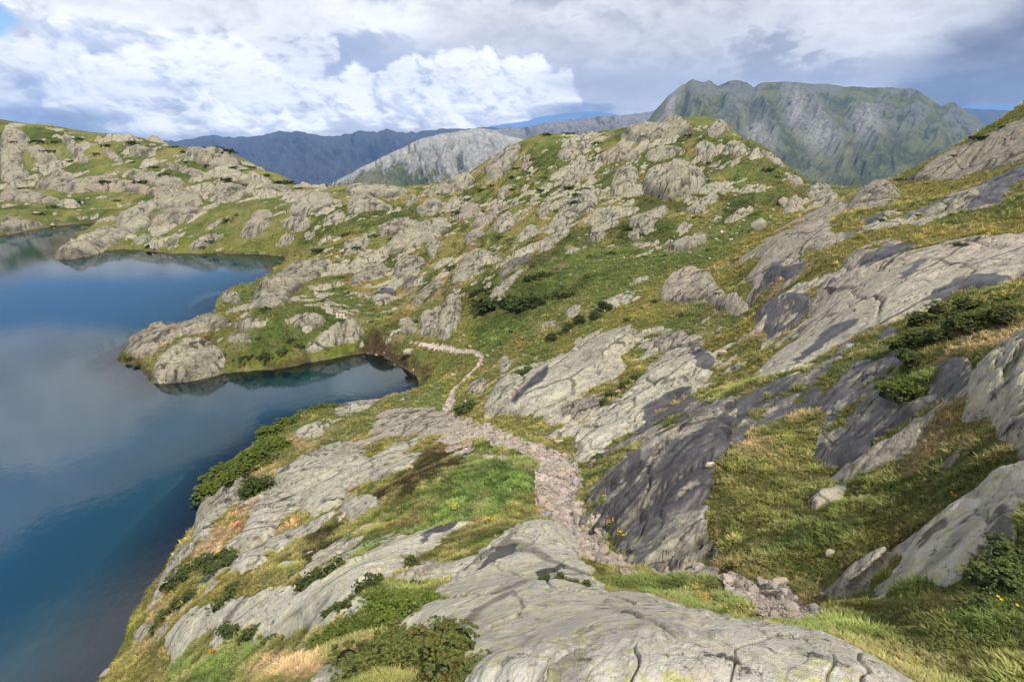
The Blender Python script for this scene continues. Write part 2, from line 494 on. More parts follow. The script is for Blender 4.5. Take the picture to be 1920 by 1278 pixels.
def up_matrix(nc, nf):
    """cubic (catmull-rom) upsampling weights"""
    u = np.linspace(0, nc - 1, nf); i = np.clip(np.floor(u).astype(int), 0, nc - 2); f = u - i
    W = np.zeros((nf, nc)); rows = np.arange(nf)
    for k_, wt in ((-1, -0.5 * f + f ** 2 - 0.5 * f ** 3), (0, 1 - 2.5 * f ** 2 + 1.5 * f ** 3),
                   (1, 0.5 * f + 2 * f ** 2 - 1.5 * f ** 3), (2, -0.5 * f ** 2 + 0.5 * f ** 3)):
        np.add.at(W, (rows, np.clip(i + k_, 0, nc - 1)), wt)
    return W


NCT, NCR = 240, 260
Qc = tps_grid(np.linspace(-TMAX, TMAX, NCT), np.linspace(Lg[0], Lg[-1], NCR))
Q = up_matrix(NCT, NT_) @ Qc @ up_matrix(NCR, NR_).T
TT, LL = np.meshgrid(tg, Lg, indexing='ij')
RR = np.exp(LL)
X = RR * np.sin(TT); Y = RR * np.cos(TT)
B = CAMZ + RR * Q

# lake basin
lake_sd = poly_sd(TT, LL, LAKE) * RR                       # metres, positive over water
lake_sd += 0.35 * fbm(X / 2.2, Y / 2.2, 3, 5) * np.clip(RR / 60, 0.3, 1.5)
bank_z = np.minimum(0.02 + 0.55 * np.clip(-lake_sd, 0, None), 400)
land = np.where(-lake_sd < 30, np.maximum(B, np.minimum(bank_z, 0.5 + 0.012 * RR)), B)
land = np.where(-lake_sd < 3.0, np.minimum(land, 0.03 + 2.2 * np.clip(-lake_sd, 0, None)), land)
depth = np.where(lake_sd < 4, 0.32 * lake_sd, 1.28 + 0.75 * (lake_sd - 4))
B = np.where(lake_sd > 0, -np.clip(depth, 0, 14), land)
Q = (B - CAMZ) / RR
LAND = lake_sd < 0

Qmax = np.maximum.accumulate(Q, axis=1)


def cast(px, py, lift=0.0):
    """photo pixel -> (theta, ln r) of the first ground hit"""
    t_, s_, _ = ray(px, py)
    px_shape = t_.shape
    ii = np.clip((t_ + TMAX) / DT, 0, NT_ - 1.001)
    L_ = np.empty(px_shape)
    for k_ in range(t_.size):
        i0 = int(ii[k_]); f = ii[k_] - i0
        col = Q[i0] * (1 - f) + Q[i0 + 1] * f
        if lift:
            col = col + lift / rg
        hit = np.nonzero(col[60:] >= s_[k_])[0]
        if len(hit):
            j = hit[0] + 60
            a, b_ = col[j - 1], col[j]
            L_[k_] = Lg[j - 1] + DL * np.clip((s_[k_] - a) / (b_ - a + 1e-9), 0, 1)
        else:
            L_[k_] = Lg[100 + int(np.argmax(col[100:860]))]
    return t_, L_


def height_at(t_, L_, field=None):
    A = B if field is None else field
    u = np.clip((np.asarray(t_) + TMAX) / DT, 0, NT_ - 1.001); v = np.clip((np.asarray(L_) - Lg[0]) / DL, 0, NR_ - 1.001)
    i = u.astype(int); j = v.astype(int); fu = u - i; fv = v - j
    return (A[i, j] * (1 - fu) + A[i + 1, j] * fu) * (1 - fv) + (A[i, j + 1] * (1 - fu) + A[i + 1, j + 1] * fu) * fv


def px_poly(s, n=1, lift=0.0):
    p = chaikin(arr(s, 2), n) if isinstance(s, str) else chaikin(s, n)
    # enough points along long edges
    out = []
    for a, b_ in zip(p, np.roll(p, -1, 0)):
        m_ = max(1, int(np.hypot(*(b_ - a)) // 25))
        out += [a + (b_ - a) * i / m_ for i in range(m_)]
    p = np.array(out)
    t_, L_ = cast(p[:, 0], p[:, 1], lift)
    return np.stack([t_, L_], 1)


def window(poly, pad):
    """index box of the grid round a polygon"""
    lo = poly.min(0) - pad; hi = poly.max(0) + pad
    i0 = int(max(0, (lo[0] + TMAX) / DT)); i1 = int(min(NT_ - 1, (hi[0] + TMAX) / DT + 2))
    j0 = int(max(0, (lo[1] - Lg[0]) / DL)); j1 = int(min(NR_ - 1, (hi[1] - Lg[0]) / DL + 2))
    return slice(i0, i1), slice(j0, j1)


def paint(field, s, soft=0.02, rough=0.02, value=1.0, n=1, ellipse=False):
    """add a soft-edged zone, given as a photo outline, to a field over the ground"""
    if ellipse:
        cx, cy, rx, ry = s
        a = np.linspace(0, 2 * math.pi, 17)[:-1]
        s = np.stack([cx + rx * np.cos(a), cy + ry * np.sin(a)], 1)
    P_ = px_poly(s, n)
    wi = window(P_, 0.08)
    sd = poly_sd(TT[wi], LL[wi], P_)
    if rough:
        sd = sd + rough * fbm(TT[wi] / 0.05, LL[wi] / 0.05, 4, 3)
    field[wi] = np.maximum(field[wi], value * sstep(sd, -soft, soft))


# direction of the rock's grain (angle from +x), by place
FOL = np.array([[-0.6, 2.7, 0.02], [-0.1, 2.2, 0.0], [0.3, 2.5, 0.45], [0.7, 3.0, 0.6], [0.2, 4.2, 0.95], [0.45, 4.4, 1.0],
                [-0.4, 4.1, 0.3], [-0.6, 4.8, 0.5], [0.0, 1.0, 0.1], [0.9, 1.6, 0.8]])
wsum = 0; asum = 0
for t_, L_, a_ in FOL:
    w_ = 1.0 / ((TT - t_) ** 2 + (0.5 * (LL - L_)) ** 2 + 0.01) ** 1.5
    wsum = wsum + w_; asum = asum + w_ * a_
PHI = asum / wsum
CA, SA = np.cos(PHI), np.sin(PHI)
GA = X * CA + Y * SA                                       # along the grain
GB = -X * SA + Y * CA                                      # across the grain

# ------------------------------------------------------------------ rock outcrops, traced: tone, relief, label ('' = a part of the ground), outline
# tones: l lichen-grey, g grey, k pinkish, w dark and wet, m mixed wet
ROCKS = '''
l .22|broad lichen-spotted granite slab nearest the camera, filling the bottom edge|860 1215 930 1207 1040 1209 1110 1200 1230 1187 1330 1178 1440 1178 1520 1195 1600 1225 1690 1278 1770 1400 880 1400 905 1278 885 1245
k .26|rounded pinkish rock hump cracked across, just beyond the nearest slab|775 1170 790 1140 830 1130 900 1128 960 1112 1050 1105 1120 1115 1200 1120 1250 1135 1300 1155 1345 1182 1300 1215 1110 1235 1040 1240 930 1240 900 1240 820 1225
k .22|pointed grey rock wedge pressing against the left edge of the stony path|1020 975 1050 990 1075 1025 1090 1060 1110 1120 1020 1130 960 1130 890 1135 820 1140 800 1125 850 1095 900 1070 905 1060 930 1020 960 1000 990 985
l .20|long pale ribbed slab with a small round shrub on its lower edge|310 1200 335 1165 357 1152 407 1145 460 1122 553 1105 607 1099 637 1065 680 1050 737 1022 793 1002 880 979 820 1005 787 1035 745 1055 720 1080 673 1115 640 1142 593 1162 527 1189 477 1192 447 1169 427 1205 360 1222 335 1210
l .25|thin pale rock rib running through tan grass above the green juniper bush|890 1040 840 1058 790 1078 727 1103 690 1115 655 1140 630 1180 642 1187 672 1147 702 1127 760 1112 830 1082 870 1067 895 1052
g .3|small grey slab in the grass left of the juniper bush|537 1245 560 1220 600 1205 612 1210 600 1230 560 1250 540 1255
g .3|low grey rock between the juniper bush and the red-tinged bilberry bush|602 1252 643 1242 677 1232 714 1226 704 1247 693 1263 654 1278 612 1280
l .16|pale oblong slab at the lake edge behind the small dark rock pool|553 807 600 787 653 753 700 747 720 753 693 763 667 780 617 803 607 818 567 822
l .3|little white rock nose at the tip of the promontory by the cove|727 740 753 732 770 747 747 752
k .10|flat pinkish rock pavement beside the path above the cove|640 830 680 802 700 785 727 769 783 764 817 775 845 790 862 815 850 835 820 830 800 807 740 812 690 827 655 847
l .12|big yellow-green lichened pavement with a net of dark cracks|613 853 643 847 663 850 680 860 667 893 647 910 630 937 593 953 563 920 520 883 560 860 593 837 620 822 643 833
l .14|whitish broken slab between the rock pool and the dark bog|680 870 720 850 740 833 787 820 803 827 793 843 767 867 733 883 700 890 673 893
l .2|small ribbed pale outcrop in the grass left of the boggy patch|637 949 677 929 700 932 727 949 700 972 660 962
g .16|grey slab with a tan grass cushion on its upper end, above the lake cliff|460 1025 453 1009 477 962 497 925 560 929 567 939 543 959 510 985 507 1002 480 1015
l .2||440 1052 493 1015 543 995 593 974 627 955 597 982 570 999 537 1015 533 1029 480 1039 493 1052 447 1065
g .25|steep grey rock face dropping into the lake below the round juniper|365 1009 373 952 393 925 437 902 473 865 480 872 453 899 447 929 420 949 393 979 390 999 373 1009
g .3||287 1121 303 1085 333 1039 360 1017 362 1032 337 1049 330 1072 317 1092 300 1119
k .25|pinkish rock spur at the bottom left where the cliff meets the water|250 1187 263 1172 290 1172 320 1149 360 1113 357 1129 327 1159 310 1189 293 1207 262 1200
l .3||503 1062 540 1050 557 1058 550 1075 525 1085 505 1075
l .5|big rounded grey rock at the tip of the peninsula, standing in the lake|280 705 300 677 340 653 380 640 403 643 422 660 417 687 387 703 340 712 300 715
k .22|long low whaleback rock behind the rounded rock on the peninsula tip|233 657 253 633 280 617 333 613 373 597 407 590 430 597 427 610 387 620 343 627 310 637 283 663 253 670
g .3|blocky grey rock band along the crest of the peninsula|430 607 467 597 500 592 547 590 587 583 613 597 600 613 560 617 533 610 487 617 453 620
l .25|ribbed pale outcrop between the cove and the narrow trail|570 650 607 623 633 603 660 590 683 617 680 633 643 643 600 657 570 660
g .3||413 632 450 622 475 635 470 645 430 642
g .28|folded grey rock spine on the shore where the rear bay narrows|467 573 477 543 513 527 533 503 567 490 617 487 613 503 577 527 540 553 533 570 500 580
l .3|small grey rock at the water on the corner between the two bays|413 560 423 547 450 547 450 563 430 570
l .3|low tongue of pale rock reaching into the lake from the far shore|103 478 123 463 160 440 200 425 240 430 245 440 205 460 190 470 160 480 125 486 108 484
l .3||213 417 240 400 287 377 300 385 280 405 285 420 260 430 245 437 225 430
l .3||290 378 320 363 360 360 385 373 375 383 330 387 295 390
k .25||280 415 300 393 350 385 390 390 385 402 345 412 310 420 285 425
l .3||387 370 410 353 430 350 465 353 455 368 430 375 395 375
k .25||447 440 467 410 480 393 513 393 507 417 480 447 460 450
g .3||377 433 410 410 440 397 430 410 393 430
g .3||307 467 320 447 340 447 327 470
g .3||243 447 283 437 283 447 253 457
g .3||360 453 400 437 423 433 417 453 367 467 350 467
l .3||540 390 573 362 620 362 632 380 610 392 580 398 560 405 545 402
l .3||525 425 545 408 575 405 585 420 565 430 530 430
l .3||605 410 640 392 650 405 630 420 608 418
g .3||510 460 545 435 555 445 530 465
l .3||570 445 590 432 592 445 575 455
l .25||640 352 707 348 753 351 763 363 723 370 660 367
l .3||650 373 697 367 737 387 740 397 700 393 653 400
g .3||0 240 40 242 60 262 40 290 50 310 30 330 0 330
g .3||45 275 80 270 105 290 118 313 90 310 60 300
g .3||113 252 133 254 153 277 167 300 160 310 133 290
g .3||187 268 213 283 233 303 223 310 200 293
g .3||233 269 253 268 283 278 297 284 267 290 247 290
g .3||340 278 380 280 430 285 457 307 430 320 393 313 367 303
k .3||60 343 100 333 160 337 217 333 267 347 333 357 320 367 267 360 200 353 157 360 117 360 77 350
k .3||0 360 27 350 67 360 127 380 83 380 0 373
g .3||233 317 283 327 340 330 350 350 320 352 280 345 245 332
g .3||0 410 33 410 83 417 77 425 0 437
l .3||130 410 167 400 200 398 193 410 150 413
g .3||400 290 470 333 520 347 555 355 540 360 470 350 420 330
g .25||0 300 30 305 60 325 45 340 0 345
g .3||60 300 110 318 140 325 110 330 70 318
g .3||300 300 345 310 380 320 420 335 380 335 330 320
l .4|egg-shaped pale rock on the left shoulder of the central hill|777 393 797 380 827 373 830 383 813 403 783 403
l .28|long pale whaleback slab sloping left across the central hill|713 467 750 437 800 417 840 413 850 423 820 443 780 457 740 473
k .25||707 427 737 410 780 410 787 417 750 430 717 443
g .3||737 500 753 477 787 477 800 490 783 513 753 523 740 513
g .3||793 463 807 447 827 450 820 473 810 487
l .3|tall slanting grey slab above the dark green gully|843 530 853 507 873 480 903 467 930 473 903 497 880 523 857 533
l .55|upright rounded rock standing at the foot of the central hill by the trail|820 633 823 587 840 550 857 540 865 567 860 607 837 634
g .4|dark fissured rock leaning on the upright rounded rock|785 590 815 575 824 600 815 632 792 622
l .4|squat rounded grey rock with a dark wet top, left on the central hill foot|693 563 707 543 730 537 747 550 733 570 707 575
m .4||752 537 765 515 780 513 775 540 763 550
g .3||770 573 790 540 827 520 833 530 807 553 783 580
l .4||923 427 933 410 960 402 973 410 960 427 940 440 923 437
k .35||880 423 897 407 933 397 933 407 907 427
l .35||957 470 973 437 997 420 1010 427 993 443 970 463
l .28|tall pale cracked slab in the middle of the central hill|1037 430 1040 400 1063 377 1087 363 1103 347 1120 353 1117 377 1100 393 1073 410 1050 433
l .4||1008 480 1010 457 1037 440 1070 423 1070 440 1047 457 1023 470
l .35|big lobed grey rock hanging over the dark green hollow|1103 457 1107 427 1130 397 1150 393 1167 413 1150 430 1127 453
g .4||1173 413 1207 400 1247 383 1257 393 1233 413 1220 437 1180 447
l .5|rounded block left of the dark cleft below the summit|1143 350 1153 320 1180 312 1200 320 1197 343 1170 357 1150 360
l .45|massive dome of cracked grey rock right of the dark cleft below the summit|1203 343 1213 320 1240 310 1273 307 1297 310 1323 327 1327 347 1300 360 1280 367 1250 375 1215 365
l .3||1050 357 1057 327 1083 307 1107 303 1113 313 1097 330 1070 347
k .4||977 313 983 293 997 287 993 307 980 320
l .25||1040 293 1060 273 1107 267 1113 277 1083 293 1057 300
l .3||923 300 957 275 977 268 973 293 950 320 923 340 903 320
l .3||797 359 840 345 880 325 893 337 873 353 827 360 803 367
g .35||753 393 770 363 783 367 780 383 763 397
g .35||933 373 933 353 957 343 953 357 940 373
g .35||918 393 927 377 940 380 933 393
k .25||847 410 873 383 900 380 893 400 867 413
m .35||940 500 960 480 1000 463 1007 473 980 500 950 520 933 527
g .3||907 580 917 553 940 533 973 507 1003 490 1000 500 973 520 947 547 923 567
l .3||1160 253 1180 241 1220 236 1240 230 1285 224 1300 240 1265 255 1220 258 1180 262
l .4|knobbly summit rock on the right end of the central hilltop|1323 247 1333 229 1360 229 1367 240 1350 257 1330 257
l .35||1353 277 1370 263 1403 272 1397 293 1363 287
l .35||1423 279 1453 295 1473 312 1470 319 1440 297
l .4||1300 280 1313 263 1340 267 1343 287 1330 303 1307 297
l .4||1457 384 1463 373 1503 371 1510 380 1487 391
l .35|cracked pale rock at the saddle where the far valley shows|1507 367 1513 357 1527 345 1553 352 1577 368 1553 377 1520 377
l .35||1467 322 1493 329 1510 345 1493 347 1477 337
l .35||1307 383 1330 363 1350 367 1347 380 1317 390
l .35||1253 457 1280 445 1327 440 1330 457 1300 468 1260 465
k .3||1120 290 1150 275 1190 278 1200 290 1160 300 1125 305
l .3||1210 285 1240 272 1280 275 1290 290 1250 300 1215 297
k .3||870 440 895 428 915 440 895 460 875 465
g .3||655 520 690 500 720 490 725 505 690 525 660 540
g .3||640 455 680 440 700 450 670 470 645 472
k .3||1000 395 1030 375 1040 390 1015 410
l .3||1270 340 1300 370 1330 372 1320 400 1280 395
g .3||745 600 770 590 780 610 760 622
k .18|pale skyline slab at the top right, rising out of the frame|1703 335 1770 285 1847 255 1890 232 1920 221 1990 200 1990 290 1920 300 1890 313 1827 327 1793 343 1757 340 1733 333
k .35|smooth pinkish dome at the saddle beside the grassy ledge|1587 383 1627 345 1663 338 1677 347 1693 363 1683 383 1663 393 1657 400 1613 403 1590 397
k .2|broad convex pinkish slab below the dome, with a dark wet lower flank|1370 500 1380 480 1420 450 1493 413 1567 377 1583 380 1600 407 1587 427 1587 453 1560 470 1520 473 1510 470 1507 480 1510 500 1490 522 1440 540 1425 562 1407 582 1397 570 1387 543 1393 513
g .16|grey slab crossed by a wide black wet streak, upper right|1583 443 1597 420 1653 403 1727 397 1777 370 1847 343 1920 307 1990 330 1990 350 1920 340 1887 377 1833 400 1787 403 1740 420 1697 430 1673 443 1613 450 1590 460
m .15|narrow bluish wet rock band under the grassy ledge|1590 480 1633 457 1673 450 1740 443 1797 427 1863 413 1920 407 1990 400 1990 425 1920 420 1887 437 1833 440 1763 457 1723 457 1680 473 1633 490 1612 508
k .16|largest smooth grey slab sweeping from the right edge down to the wet cliff|1530 606 1570 540 1597 517 1647 497 1713 473 1763 460 1847 450 1920 443 1990 440 1990 500 1920 508 1880 517 1797 533 1753 557 1720 572 1680 590 1640 600 1613 613 1573 630 1533 657 1513 670 1487 707 1430 720 1440 703 1480 653 1513 633 1533 620
w .2|black wet rock shelf above the olive turf slope, its left part|1337 830 1357 800 1390 753 1430 716 1493 713 1527 697 1573 653 1600 640 1590 690 1570 740 1543 750 1493 750 1467 763 1423 790 1390 803 1350 837
w .22|purplish black wet rock face beside the dark shrub patch|1600 640 1633 620 1657 617 1703 643 1703 673 1667 700 1647 717 1650 740 1663 760 1707 760 1740 750 1713 770 1680 787 1653 803 1633 807 1623 830 1620 857 1600 863 1573 843 1547 820 1560 787 1557 757 1572 735 1590 690
m .95|grey block with black wet sides beneath the overhanging turf|1763 680 1800 673 1813 680 1827 723 1810 750 1790 743 1760 707
g .95|streaked grey rock face at the right edge, halfway up|1827 700 1847 670 1920 637 1990 600 1990 760 1920 770 1897 787 1873 757 1833 773 1830 747
w .9||1873 817 1890 780 1920 787 1990 780 1990 880 1920 860 1897 833
g .95|knobbly light grey rock at the right edge with black undersides|1840 935 1860 892 1897 879 1920 875 1990 870 1990 980 1920 915 1905 960 1897 1012 1887 1032 1863 1005 1843 975
l .95|lichen-patched rock in the turf at lower right, dark along its top|1697 1069 1737 1012 1763 969 1807 939 1820 949 1827 992 1833 1039 1803 1049 1803 1079 1773 1099 1710 1085
m .8||1630 1135 1647 1115 1680 1072 1693 1075 1663 1115 1683 1132 1640 1152
m .95|low dark rock showing through a torn patch of turf|1573 1092 1597 1065 1630 1045 1663 1032 1627 1065 1607 1089 1580 1102
w 1.0||1770 903 1773 860 1803 823 1813 830 1793 860 1783 900
l .3|stubby pale rock with a rounded lower end at the path bend|937 770 907 770 920 740 933 717 957 703 980 707 960 740 943 767
l .18|large ribbed pale slab with a black water streak down its left side|940 770 967 740 1003 703 1013 687 1053 670 1083 653 1133 627 1177 617 1173 630 1153 653 1157 687 1147 707 1100 720 1053 750 1033 770 987 770
l .22|smooth grey slab narrowing downhill, its right rim wet and purple|1087 847 1097 817 1117 787 1163 747 1200 720 1233 680 1257 663 1300 653 1323 663 1327 683 1313 710 1280 727 1287 737 1247 753 1217 787 1163 817 1120 847 1100 865
w .12||1100 869 1160 822 1217 789 1243 757 1287 740 1292 757 1340 757 1300 785 1250 803 1215 825 1180 830 1140 850
w .38|dark wet rounded rock dome rising beside the path|1120 925 1140 893 1167 867 1200 842 1240 813 1300 793 1347 757 1370 770 1347 840 1340 850 1320 877 1312 940 1315 1012 1300 1041 1253 1041 1220 1047 1187 997 1160 987 1133 944
m .15||1227 640 1267 620 1310 617 1320 650 1267 653 1233 653
l .22|pale rock tongue beside the long juniper strip|1107 577 1157 550 1217 543 1213 557 1173 577 1140 583
l .25||1170 537 1200 517 1240 518 1237 527 1207 533
k .35|round pale rock knoll in the middle of the grassy valley|1233 560 1247 527 1280 503 1307 503 1330 513 1343 533 1360 550 1400 573 1380 583 1347 573 1313 570 1300 573 1250 570
m .3||1060 770 1060 757 1083 750 1120 743 1117 773 1083 780
w .06|flat dark wet rock shelf among orange grass|1423 577 1437 563 1477 547 1517 563 1507 580 1493 593 1473 617 1437 593
w .3||1547 523 1565 520 1573 530 1558 543
g .4||933 690 937 680 957 673 960 683 943 700
k .35||877 727 887 713 907 707 910 720 887 737
k .3||960 632 1000 612 1040 600 1050 610 1000 630
g .3||1055 590 1080 570 1095 575 1075 600
l .2||640 1015 690 1002 720 995 700 1010 650 1022
l .3||962 943 985 936 993 941 970 952
k .25||1290 1065 1312 1062 1340 1068 1330 1082 1300 1085
g .3||990 750 1010 745 1030 770 1000 775
'''
WET = '''604 820 616 804 645 797 678 797 684 801 660 810 632 818
708 828 722 819 738 825 731 838 715 836
1423 553 1427 520 1453 503 1493 507 1510 513 1487 523 1437 540 1423 563 1405 585 1395 565
1800 403 1827 377 1870 330 1890 313 1920 303 1990 280 1990 325 1920 330 1910 360 1880 380 1830 400
1587 450 1597 420 1643 407 1650 413 1623 437 1600 457
1667 443 1690 413 1737 393 1777 373 1780 380 1740 400 1700 420 1680 440
1617 510 1630 480 1680 463 1720 453 1743 453 1697 473 1647 490 1627 510
1760 453 1797 433 1860 423 1890 433 1833 440 1787 447
1720 572 1753 553 1813 530 1880 523 1920 513 1990 500 1990 530 1920 530 1880 540 1800 555 1750 567
1650 573 1670 543 1693 520 1737 497 1730 510 1700 533 1673 563
1480 700 1500 680 1560 640 1610 612 1600 606 1540 630
960 753 987 727 1017 697 1033 690 1020 720 987 747 957 772
1250 803 1290 757 1300 735 1285 727 1240 750 1200 790
1300 660 1325 650 1332 690 1315 710 1308 690
693 563 707 547 722 540 735 545 745 550 738 560 728 552 712 562
905 1060 930 1040 970 1030 960 1050 920 1070 890 1090
1000 1090 1060 1075 1055 1085 1010 1100
1697 1060 1737 1012 1763 969 1800 945 1805 955 1770 985 1750 1020 1710 1065
1845 975 1880 960 1895 1010 1885 1030 1862 1005
1765 690 1775 683 1785 720 1800 745 1775 730
787 1010 820 995 875 980 860 990 815 1010 790 1030'''

WETF = np.zeros(TT.shape, np.float32)
for ln in WET.split('\n'):
    paint(WETF, ln, 0.012, 0.012)

ROCK_SD = np.full(TT.shape, -9.0, np.float32)              # log units, to colour grass near rock


def build_mesh(name, v, f, mat, smooth=True):
    me = bpy.data.meshes.new(name)
    me.vertices.add(len(v)); me.vertices.foreach_set('co', np.asarray(v, np.float32).ravel())
    n = f.shape[1]
    me.loops.add(len(f) * n); me.loops.foreach_set('vertex_index', f.ravel().astype(np.int32))
    me.polygons.add(len(f))
    me.polygons.foreach_set('loop_start', np.arange(0, len(f) * n, n, dtype=np.int32))
    if smooth:
        me.polygons.foreach_set('use_smooth', np.ones(len(f), bool))
    if mat:
        me.materials.append(mat)
    me.update(calc_edges=True)
    return me


def col_attr(me, name, arr4):
    a = me.attributes.new(name, 'FLOAT_COLOR', 'POINT')
    a4 = np.ones((len(me.vertices), 4), np.float32)
    a4[:, :arr4.shape[1]] = arr4
    a.data.foreach_set('color', a4.ravel())


def link(name, me, parent=None, label=None, cat=None, group=None, kind=None):
    o = bpy.data.objects.new(name, me)
    COL.objects.link(o)
    if parent:
        o.parent = parent
    if label:
        o['label'] = label
    if cat:
        o['category'] = cat
    if group:
        o['group'] = group
    if kind:
        o['kind'] = kind
    return o


def grid_patch(x, y, z, keep):
    """quads of a grid block whose corners touch keep -> vertices, faces, index of kept vertices"""
    q = keep[:-1, :-1] | keep[1:, :-1] | keep[:-1, 1:] | keep[1:, 1:]
    n1 = x.shape[1]
    i, j = np.nonzero(q)
    a = i * n1 + j
    f = np.stack([a, a + n1, a + n1 + 1, a + 1], 1)
    used = np.unique(f)
    remap = np.full(x.size, -1, np.int64); remap[used] = np.arange(len(used))
    v = np.stack([x.ravel()[used], y.ravel()[used], z.ravel()[used]], 1)
    return v, remap[f], used


def detail_amp(lam, r):
    """fade relief whose wavelength the grid cannot carry"""
    return np.clip((lam / (r * DL) - 1.6) / 2.0, 0, 1)


def rock_surface(wi, sd_m, inr, H, tone, seed, ga, gb):
    """height of a rock over the base ground, plus its mask of joints and painted foot shade"""
    r = RR[wi]
    s = max(0.25, min(inr, 6.0))
    n0 = fbm(ga / (1.6 * s), gb / (0.7 * s), 4, seed)
    far_ = float(np.clip((r.mean() - 25) / 25, 0, 1))
    e = sd_m + (0.14 - .13 * far_) * inr + 0.05 * s * (1 - far_) + 0.42 * inr * n0 * sstep(np.abs(sd_m), -0.1, inr) + 0.17 * s * fbm(ga / (0.5 * s), gb / (0.22 * s), 4, seed + 3, .6) * detail_amp(.3 * s, r)
    t_ = np.clip(e / (0.72 * inr), 0, 1)
    h = H * np.sqrt(np.clip(1 - (1 - t_) ** 2.2, 0, 1))
    h = np.where(e < 0, np.maximum(e * 0.9, -3.0), h)
    inside = sstep(e, -0.02 * inr, 0.25 * inr)
    # joints: a coarse and a fine network, stretched along the grain
    wa = ga + 0.35 * s * fbm(ga / s, gb / s, 3, seed + 5); wb = gb + 0.25 * s * fbm(ga / s, gb / s, 3, seed + 8)
    c1, id1 = cells(wa / (1.9 * s), wb / (0.75 * s), seed + 1)
    wid = np.maximum(0.045, 0.9 * r * DL / s)
    crack1 = 1 - sstep(c1, 0.0, np.clip(wid, 0.03, 0.17))
    c2, id2 = cells(wa / (0.62 * s) + 9, wb / (0.26 * s), seed + 2)
    crack2 = (1 - sstep(c2, 0.0, np.clip(wid * 1.7, 0.05, 0.30))) * sstep(vnoise(ga / (1.5 * s), gb / s, seed + 4), -0.1, 0.5)
    on1 = np.maximum(sstep(vnoise(ga / (2.5 * s) + 40, gb / (2.5 * s), seed), -0.55, 0.0), 0.9 if tone in 'wm' else .25)
    crack1 = crack1 * on1
    # beds: stepped ribs across the grain
    ph = gb / (0.34 * s) + 1.2 * fbm(ga / (2.2 * s), gb / (1.2 * s), 3, seed + 6)
    saw = (ph - np.floor(ph)); saw = np.where(saw < 0.82, saw / 0.82, (1 - saw) / 0.18)
    near_ = float(np.clip(r.mean() / 14, .28, 1))
    rough_ = {'l': 1.0, 'g': 1.25, 'k': 0.6, 'w': 1.1, 'm': 1.0}[tone] * near_
    h = h * (1 + inside * (0.24 * id1 + 0.12 * id2) * min(rough_, 1.1))
    h = h + inside * (0.06 * H * id1 * near_ + 0.05 * H * id2 * rough_
                      + (0.10 * H * rough_ * saw * near_ * sstep(n0, -0.4, 0.5) + 0.16 * H * n0 * near_) * 0.8
                      - (0.20 * H + 0.035 * s) * crack1 * (.35 + .65 * near_) - (0.08 * H + 0.014 * s) * crack2 * rough_)
    for lam, amp in ((2.4, .10), (1.2, .07), (0.5, .035), (0.22, .016), (0.1, .008), (0.05, .004)):
        da = detail_amp(lam, r)
        if da.max() > 0:
            h = h + inside * da * amp * rough_ * vnoise(ga / (lam * 1.6), gb / (lam * 0.7), seed + 9 + int(lam * 10))
    foot = sstep(e / inr, .20, .0) * sstep(fbm(ga / (.5 * s), gb / (.3 * s), 4, seed + 15), -.35, .35) * (.35 + .5 * far_)  # dark lower edge: crevices and painted shade
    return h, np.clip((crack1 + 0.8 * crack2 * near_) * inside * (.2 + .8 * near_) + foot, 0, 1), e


rock_list = []
for k_, ln in enumerate(x for x in ROCKS.strip().split('\n')):
    head, label, pts = ln.split('|')
    tone, hf = head.split(); hf = float(hf)
    P0 = px_poly(pts, 1)
    # size first, then cast again on the lifted surface so that the raised rock fills its outline
    r_m = math.exp(P0[:, 1].mean())
    wi = window(P0, 0.02)
    sd = poly_sd(TT[wi], LL[wi], P0) * RR[wi]
    inr = max(float(sd.max()), 0.004 * r_m, 0.08)
    H = hf * min(inr, 0.045 * r_m + 0.6)
    P1 = px_poly(pts, 1, 0.45 * H)
    P1 = 0.5 * (P0 + P1) if len(P0) == len(P1) else P1
    wi = window(P1, 0.16 if inr / r_m > 0.05 else 0.09)
    sdl = poly_sd(TT[wi], LL[wi], P1)
    ROCK_SD[wi] = np.maximum(ROCK_SD[wi], sdl)
    sd = sdl * RR[wi]
    inr = max(float(sd.max()), 0.004 * r_m, 0.08)
    rock_list.append((k_, tone, label, wi, sd, inr, H))

